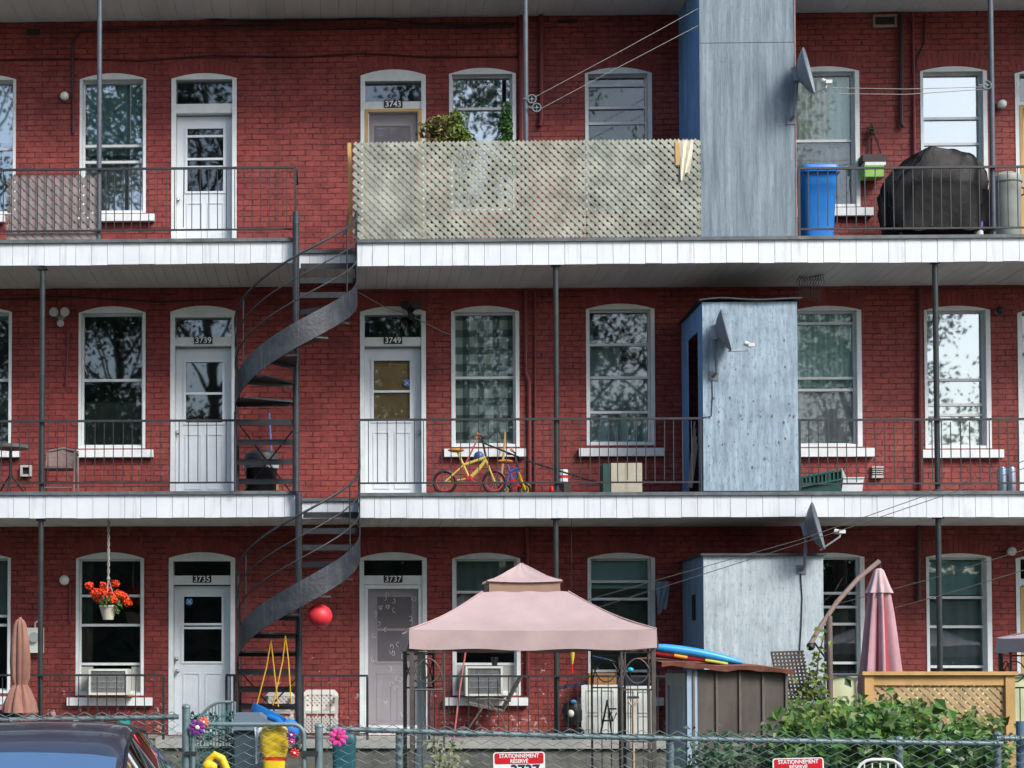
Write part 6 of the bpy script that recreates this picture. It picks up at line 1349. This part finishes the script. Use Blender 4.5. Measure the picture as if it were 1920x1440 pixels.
tb = MB(); zt = c.z-.105; tb.box((c.x-.5, -3.4, zt-.03), (c.x+.4, -3.0, zt)); t = thing('garden_bench', (c.x, -3.2, .01), 'low grey wooden bench in the yard under the watering can', 'bench'); tb.build('seat', M('grey scrap wood', (.25, .22, .17), .8, .2, 5), t)
for sx in (-.44, .34): MB().box((c.x+sx-.03, -3.38, .01), (c.x+sx+.03, -3.02, zt-.031)).build('leg', M('grey scrap wood', (.25, .22, .17), .8, .2, 5), t)
c = P(5, 1330, -2.4); t = thing('pink_cushion', (c.x, -2.4, 1.1), 'pink cushion on a seat beside the closed brown umbrella', 'cushion'); tag(t, None, None)
MB().ell((c.x, -2.4, c.z), .14, .15, .05, 16, 8).build('cushion', M('pink cloth', (.6, .28, .33), .9), t, smooth=True); MB().box((c.x-.2, -2.6, .01), (c.x+.18, -2.15, c.z-.05)).build('seat_block', BLACKP, t)

# white garden chair back poking up before the fence
t = thing('white_metal_chair', P(1650, 1440, -9.9), 'white metal chair back with a rounded top in front of the fence', 'chair'); Y = -9.9; c = P(1650, 1440, Y); zt = P(1650, 1424, Y).z; wm = M('white enamel', (.68, .7, .68), .4)
pts = [(c.x-.2, Y, .01), (c.x-.2, Y, zt-.16)] + [(c.x-.2+.14-.14*math.cos(k*.3927), Y, zt-.14+.14*math.sin(k*.3927)) for k in range(5)] + [(c.x+.2-.14+.14*math.sin(k*.3927), Y, zt-.14+.14*math.cos(k*.3927)) for k in range(5)] + [(c.x+.2, Y, zt-.16), (c.x+.2, Y, .01)]
MB().tube(pts, .013, 8).build('back_frame', wm, t, smooth=True); m = MB()
for k in range(5): x = c.x-.13+.065*k; m.tube([(x, Y, .45), (x, Y, zt-.03)], .006, 6)
m.build('back_bars', wm, t); MB().box((c.x-.2, Y-.4, .42), (c.x+.2, Y-.015, .45)).build('seat', wm, t)
for sx in (-.18, .18): MB().tube([(c.x+sx, Y-.38, .01), (c.x+sx, Y-.38, .419)], .013, 6).build('leg', wm, t)

# ------------------------------------------------------------------ bush, vine, weeds
def bush():
    c = P(1650, 1440, -7.4); t = thing('leafy_bush', (c.x, -7.4, .01), 'big leafy green bush spilling over the chain link fence below the cedar screen', 'bush'); m = MB(); rnd = random.Random(11)
    outline = [(1462, 1372), (1490, 1318), (1520, 1322), (1560, 1318), (1600, 1308), (1640, 1318), (1680, 1310), (1720, 1318), (1750, 1330), (1780, 1350), (1810, 1338), (1835, 1332), (1852, 1350), (1862, 1378)]
    outline = [(a, b + 14 + (26 if 1735 < a < 1800 else 0)) for a, b in outline]
    def ytop(px):
        for (x0, y0), (x1, y1) in zip(outline, outline[1:]):
            if x0 <= px <= x1: return y0+(y1-y0)*(px-x0)/(x1-x0)
        return 1400
    st = MB()
    for k in range(150):
        px = rnd.uniform(1465, 1862); y0 = ytop(px); py = y0 + 14 + (abs(rnd.gauss(0, .5)) % 1.0)*(1470-y0); Y = rnd.uniform(-8.9, -6.6) + (.0 if py < 1385 else -.3)
        q = P(px, py, Y); st.tube([(q.x+rnd.uniform(-.2,.2), -7.6, .0), (q.x, (q.y-7.6)/2, q.z*.6), q], [.012, .008, .003], 4)
        for j in range(26):
            o = Vector((rnd.gauss(0, .12), rnd.gauss(0, .12), rnd.gauss(0, .085))); nn = Vector((rnd.gauss(0,.5), rnd.gauss(0,.5)-.7, rnd.gauss(0,.4)+.75)).normalized(); m.leaf(q+o, rnd.uniform(.06, .125)*(1.35 if rnd.random() < .3 else 1), nn, .18)
    m.build('foliage', LEAF, t); st.build('stems', BARK, t)
    m = MB()
    for k in range(60):
        px = rnd.uniform(1470, 1860); q = P(px, ytop(px)+rnd.uniform(0, 26), rnd.uniform(-9.0, -7.0))
        for j in range(8): m.leaf(q + Vector((rnd.gauss(0,.08), rnd.gauss(0,.08), rnd.gauss(0,.06))), rnd.uniform(.06, .12), Vector((rnd.gauss(0,.5), -.6, .8)).normalized(), .2)
    m.build('young_leaves', LEAFY, t)
    m = MB()
    for k in range(70):
        q = P(rnd.uniform(1300, 1560), rnd.uniform(1396, 1470), rnd.uniform(-9.2, -7.6))
        for j in range(16): m.leaf(q + Vector((rnd.gauss(0,.1), rnd.gauss(0,.1), rnd.gauss(0,.08))), rnd.uniform(.05, .1), Vector((rnd.gauss(0,.6), -.5, .6)).normalized(), .2)
    m.build('low_foliage', LEAFD, t)
    m = MB()
    for (px, py) in ((1778, 1408), (1790, 1420), (1802, 1424), (1765, 1398)): m.ell(P(px, py, -9.2), .03, .02, .02, 10, 6)
    m.build('pale_buds', CREAM, t)
bush()
t = thing('climbing_vine', P(1530, 1330, -4.6), 'yellow green vine climbing the tan umbrella pole', 'vine'); m = MB(); st = MB(); rnd = random.Random(4)
for (px, py) in ((1533,1185),(1540,1200),(1535,1218),(1528,1232),(1532,1250),(1524,1262),(1536,1275),(1528,1285),(1515,1292),(1535,1298),(1520,1305),(1505,1312),(1540,1312),(1512,1280),(1498,1300),(1488,1318)):
    q = P(px, py, -4.75+rnd.uniform(-.1,.1))
    for j in range(9 if py > 1225 else 4): m.leaf(q+Vector((rnd.gauss(0,.05), rnd.gauss(0,.05), rnd.gauss(0,.05))), rnd.uniform(.05, .1), Vector((rnd.gauss(0,.5), -.8, .6)).normalized(), .2)
st.ptube([(1545,1190,-4.6),(1535,1230,-4.65),(1530,1280,-4.7),(1510,1330,-4.75),(1505,1400,-4.8)], .008); m.build('leaves', LEAFY, t); st.build('stem', BARK, t)
t = thing('weed_patch', P(300, 1440, -8.6), 'tall green weeds growing behind the left fence near the gate post', 'weeds'); m = MB(); rnd = random.Random(8)
for k in range(46):
    q = P(rnd.uniform(290, 342), 1440, rnd.uniform(-9.1, -8.2)); h = rnd.uniform(.55, .98)
    for j in range(12): m.leaf((q.x+rnd.gauss(0,.05), q.y+rnd.gauss(0,.05), h*rnd.uniform(.4, 1)), rnd.uniform(.05, .09), Vector((rnd.gauss(0,.6), -.5, .5)).normalized())
m.build('leaves', LEAFD, t)
t = thing('weed_patch', P(840, 1440, -8.4), 'pale flowering weeds behind the fence below the gazebo left leg', 'weeds'); m = MB()
for k in range(60):
    q = P(rnd.uniform(805, 860), 1440, rnd.uniform(-9.0, -7.8)); h = rnd.uniform(.6, 1.12)
    for j in range(10): m.leaf((q.x+rnd.gauss(0,.05), q.y+rnd.gauss(0,.05), h*rnd.uniform(.45, 1)), rnd.uniform(.05, .085), Vector((rnd.gauss(0,.6), -.5, .5)).normalized())
m.build('leaves', M('pale weed leaf', (.16, .17, .09), .6, .5, 6, island=.5), t)
c = P(1753, 1350, -7.0); tag(MB().tube([(c.x, -9.3, .01), (c.x, -9.3, P(1753,1352,-9.3).z)], .035, 12).build('blue_post', M('weathered blue post', (.07, .13, .2), .6), None), 'weathered blue grey post sticking out of the bush', 'post')

# ------------------------------------------------------------------ parked car, seen from behind: only its roof and rear glass reach into the picture
def car():
    c = P(62, 1357, -13.2); cx = c.x; zr = c.z; yr = -13.2
    t = thing('parked_car', (cx, -12.6, .005), 'dark blue grey car parked nose to the fence at the left', 'car')
    paint = M('dark car paint', (.030, .036, .058), .28, .12, 3, spec=.5, coat=.8); gl = M('car interior', (.012, .014, .018), .6); gl = glass_mat('car glass', .72, (.12, .15, .18)); gl.node_tree.nodes['Glossy BSDF'].inputs[0].default_value = (.72, .9, 1, 1)
    # stations along the car from the tail (nearest the viewer) to the nose: y, half width at belt, belt z, half roof width, roof z
    y0 = yr - 1.45
    st = [(0, .70, .88, .60, .93), (.1, .80, .95, .66, 1.0), (.62, .86, .97, .66, 1.02), (1.08, .87, .98, .63, zr-.185), (1.32, .88, .98, .615, zr-.085), (1.75, .88, .98, .60, zr-.012), (2.1, .88, .98, .60, zr), (2.5, .88, .97, .59, zr-.02), (2.8, .88, .96, .58, zr-.08), (3.4, .88, .95, .62, .985), (4.0, .86, .86, .6, .88), (4.45, .74, .70, .55, .74)]
    def section(y, w, zb, rw, z1):
        return [(cx-w*.96, y, .28), (cx-w, y, .55), (cx-w, y, zb-.08), (cx-w+.03, y, zb), (cx-rw-.03, y, z1-.06), (cx-rw+.02, y, z1-.022), (cx-rw*.72, y, z1-.002), (cx-rw*.35, y, z1+.008), (cx, y, z1+.011),
                (cx+rw*.35, y, z1+.008), (cx+rw*.72, y, z1-.002), (cx+rw-.02, y, z1-.022), (cx+rw+.03, y, z1-.06), (cx+w-.03, y, zb), (cx+w, y, zb-.08), (cx+w, y, .55), (cx+w*.96, y, .28)]
    secs = [section(y0+s[0], *s[1:]) for s in st]; n = 17; vs = [v for s in secs for v in s]; fs = []; glass = {'rear_window': [], 'windscreen': [], 'side_window': [], 'side_window_': []}
    for i in range(len(st)-1):
        for k in range(n-1):
            f = (i*n+k, (i+1)*n+k, (i+1)*n+k+1, i*n+k+1)
            rear = i == 2 and 5 <= k <= 10; front = i in (7, 8) and 5 <= k <= 10; side = k in (3, 12) and 3 <= i <= 7
            (glass['rear_window'] if rear else glass['windscreen'] if front else glass['side_window' if k == 3 else 'side_window_'] if side else fs).append(f)
        fs.append((i*n, i*n+n-1, (i+1)*n+n-1, (i+1)*n))
    fs.append(tuple(range(n))); fs.append(tuple(reversed(range((len(st)-1)*n, len(st)*n))))
    body = MB().add(vs, fs).build('body', paint, t, smooth=True)
    for nm, gf in glass.items():
        used = sorted({i for f in gf for i in f}); ix = {v: k for k, v in enumerate(used)}
        MB().add([vs[i] for i in used], [tuple(ix[i] for i in f) for f in gf]).build(nm.strip('_'), gl if not nm.startswith('side') else glass_mat('side car glass', .04, (.2, .2, .2)), t, smooth=True)
    m = MB()
    for sx in (-1, 1):
        p = [(cx+sx*(s[3]+.03)+sx*.006, y0+s[0], s[4]-.055) for s in st[2:9]]; m.tube(p, .012, 6)
    m.build('window_trim', BLACKP, body, smooth=True)
    for sx in (-1, 1):
        for yy in (.85, 3.45):
            w = MB().tube([(cx+sx*.68, y0+yy, .32), (cx+sx*.885, y0+yy, .32)], .32, 24).build('wheel', BLACKP, t, smooth=True); MB().tube([(cx+sx*.886, y0+yy, .32), (cx+sx*.9, y0+yy, .32)], .2, 16).build('rim', CHROME, w)
        MB().box((cx+sx*.55, y0-.01, .7), (cx+sx*.75, y0+.08, .84)).build('tail_light', REDP, t); MB().box((cx+sx*.48, y0+4.38, .55), (cx+sx*.68, y0+4.47, .66)).build('headlight', LAMPW, t)
    MB().box((cx-.7, y0-.06, .38), (cx+.7, y0+.12, .6)).build('bumper', paint, t)
car()

# ------------------------------------------------------------------ trees across the lane, mirrored in the windows
def tree(x, y, h, cr, label, seed, n=3000):
    rnd = random.Random(seed); t = thing('maple_tree', (x, y, 0), label, 'tree', 'trees across the lane behind the viewer'); m = MB(); br = MB()
    br.tube([(x, y, 0), (x+rnd.uniform(-.2,.2), y, h*.3), (x+rnd.uniform(-.4,.4), y, h*.75)], [.34, .26, .08], 10); cl = []
    for k in range(46):
        an = rnd.uniform(0, 6.28); u = rnd.uniform(0, 1); zz = h*(.13+.85*u); rr = cr*(1-.55*abs(u-.4)*1.3)*math.sqrt(rnd.random()); q = Vector((x+rr*math.cos(an), y+rr*math.sin(an), zz)); cl.append((q, rnd.uniform(.7, 1.5)))
        br.tube([(x, y, zz*.75), q], [.07, .02], 5)
    for k in range(n):
        q, s = cl[k % 46]; m.leaf(q + Vector((rnd.gauss(0, s*.6), rnd.gauss(0, s*.6), rnd.gauss(0, s*.55))), rnd.uniform(.13, .27), None, .2)
    br.build('trunk', BARK, t, smooth=True); m.build('crown', LEAFD, t)
for i, (x, y, h, cr, n) in enumerate(((-24, -38, 23, 6, 4200), (-14, -40, 25, 6.4, 5200), (-5, -37, 24, 6, 5200), (4, -40, 26, 6.4, 5200), (12, -38, 22, 5.2, 4200), (19, -42, 15, 4.6, 2400), (28, -46, 14, 4.4, 2000), (-36, -36, 24, 6.5, 4000), (44, -52, 14, 5, 2000), (-9, -46, 22, 6, 4600), (0, -47, 23, 6, 4600), (9, -46, 21, 5.5, 4600))):
    tree(x, y, h, cr, n=n*4+2000, seed=20+i, label=['wide leafy maple across the lane, left of the middle', 'tall left maple across the lane', 'bushy maple across the lane left of the tallest one', 'tallest maple across the lane, opposite the gazebo', 'round maple across the lane right of the tallest one', 'low young maple across the lane at right', 'spreading maple across the lane at far right', 'outermost left maple across the lane', 'outermost right maple across the lane', 'second row maple behind the gap in the left maples', 'second row maple behind the tallest one', 'second row maple right of the tallest one'][i])
t = thing('added_hedge', (0, -33.5, 0), 'unseen dark hedge added along the far side of the lane to darken reflections', 'hedge'); m = MB(); rnd = random.Random(9)  # unseen hedge, added to block low sky and darken ground floor reflections
for k in range(15000): m.leaf((rnd.uniform(-34, 38), -33.5 + rnd.gauss(0, .35), 6.2*(1-(rnd.random()**2)*.99)), rnd.uniform(.25, .5), Vector((rnd.gauss(0,.6), 1, rnd.gauss(0,.6))).normalized(), .2)
m.build('foliage', LEAFD, t); MB().box((-34, -33.75, 0.01), (38, -33.3, 5.4)).build('solid_core', BARK, t)  # solid slab inside the added hedge, keeps the low sky out
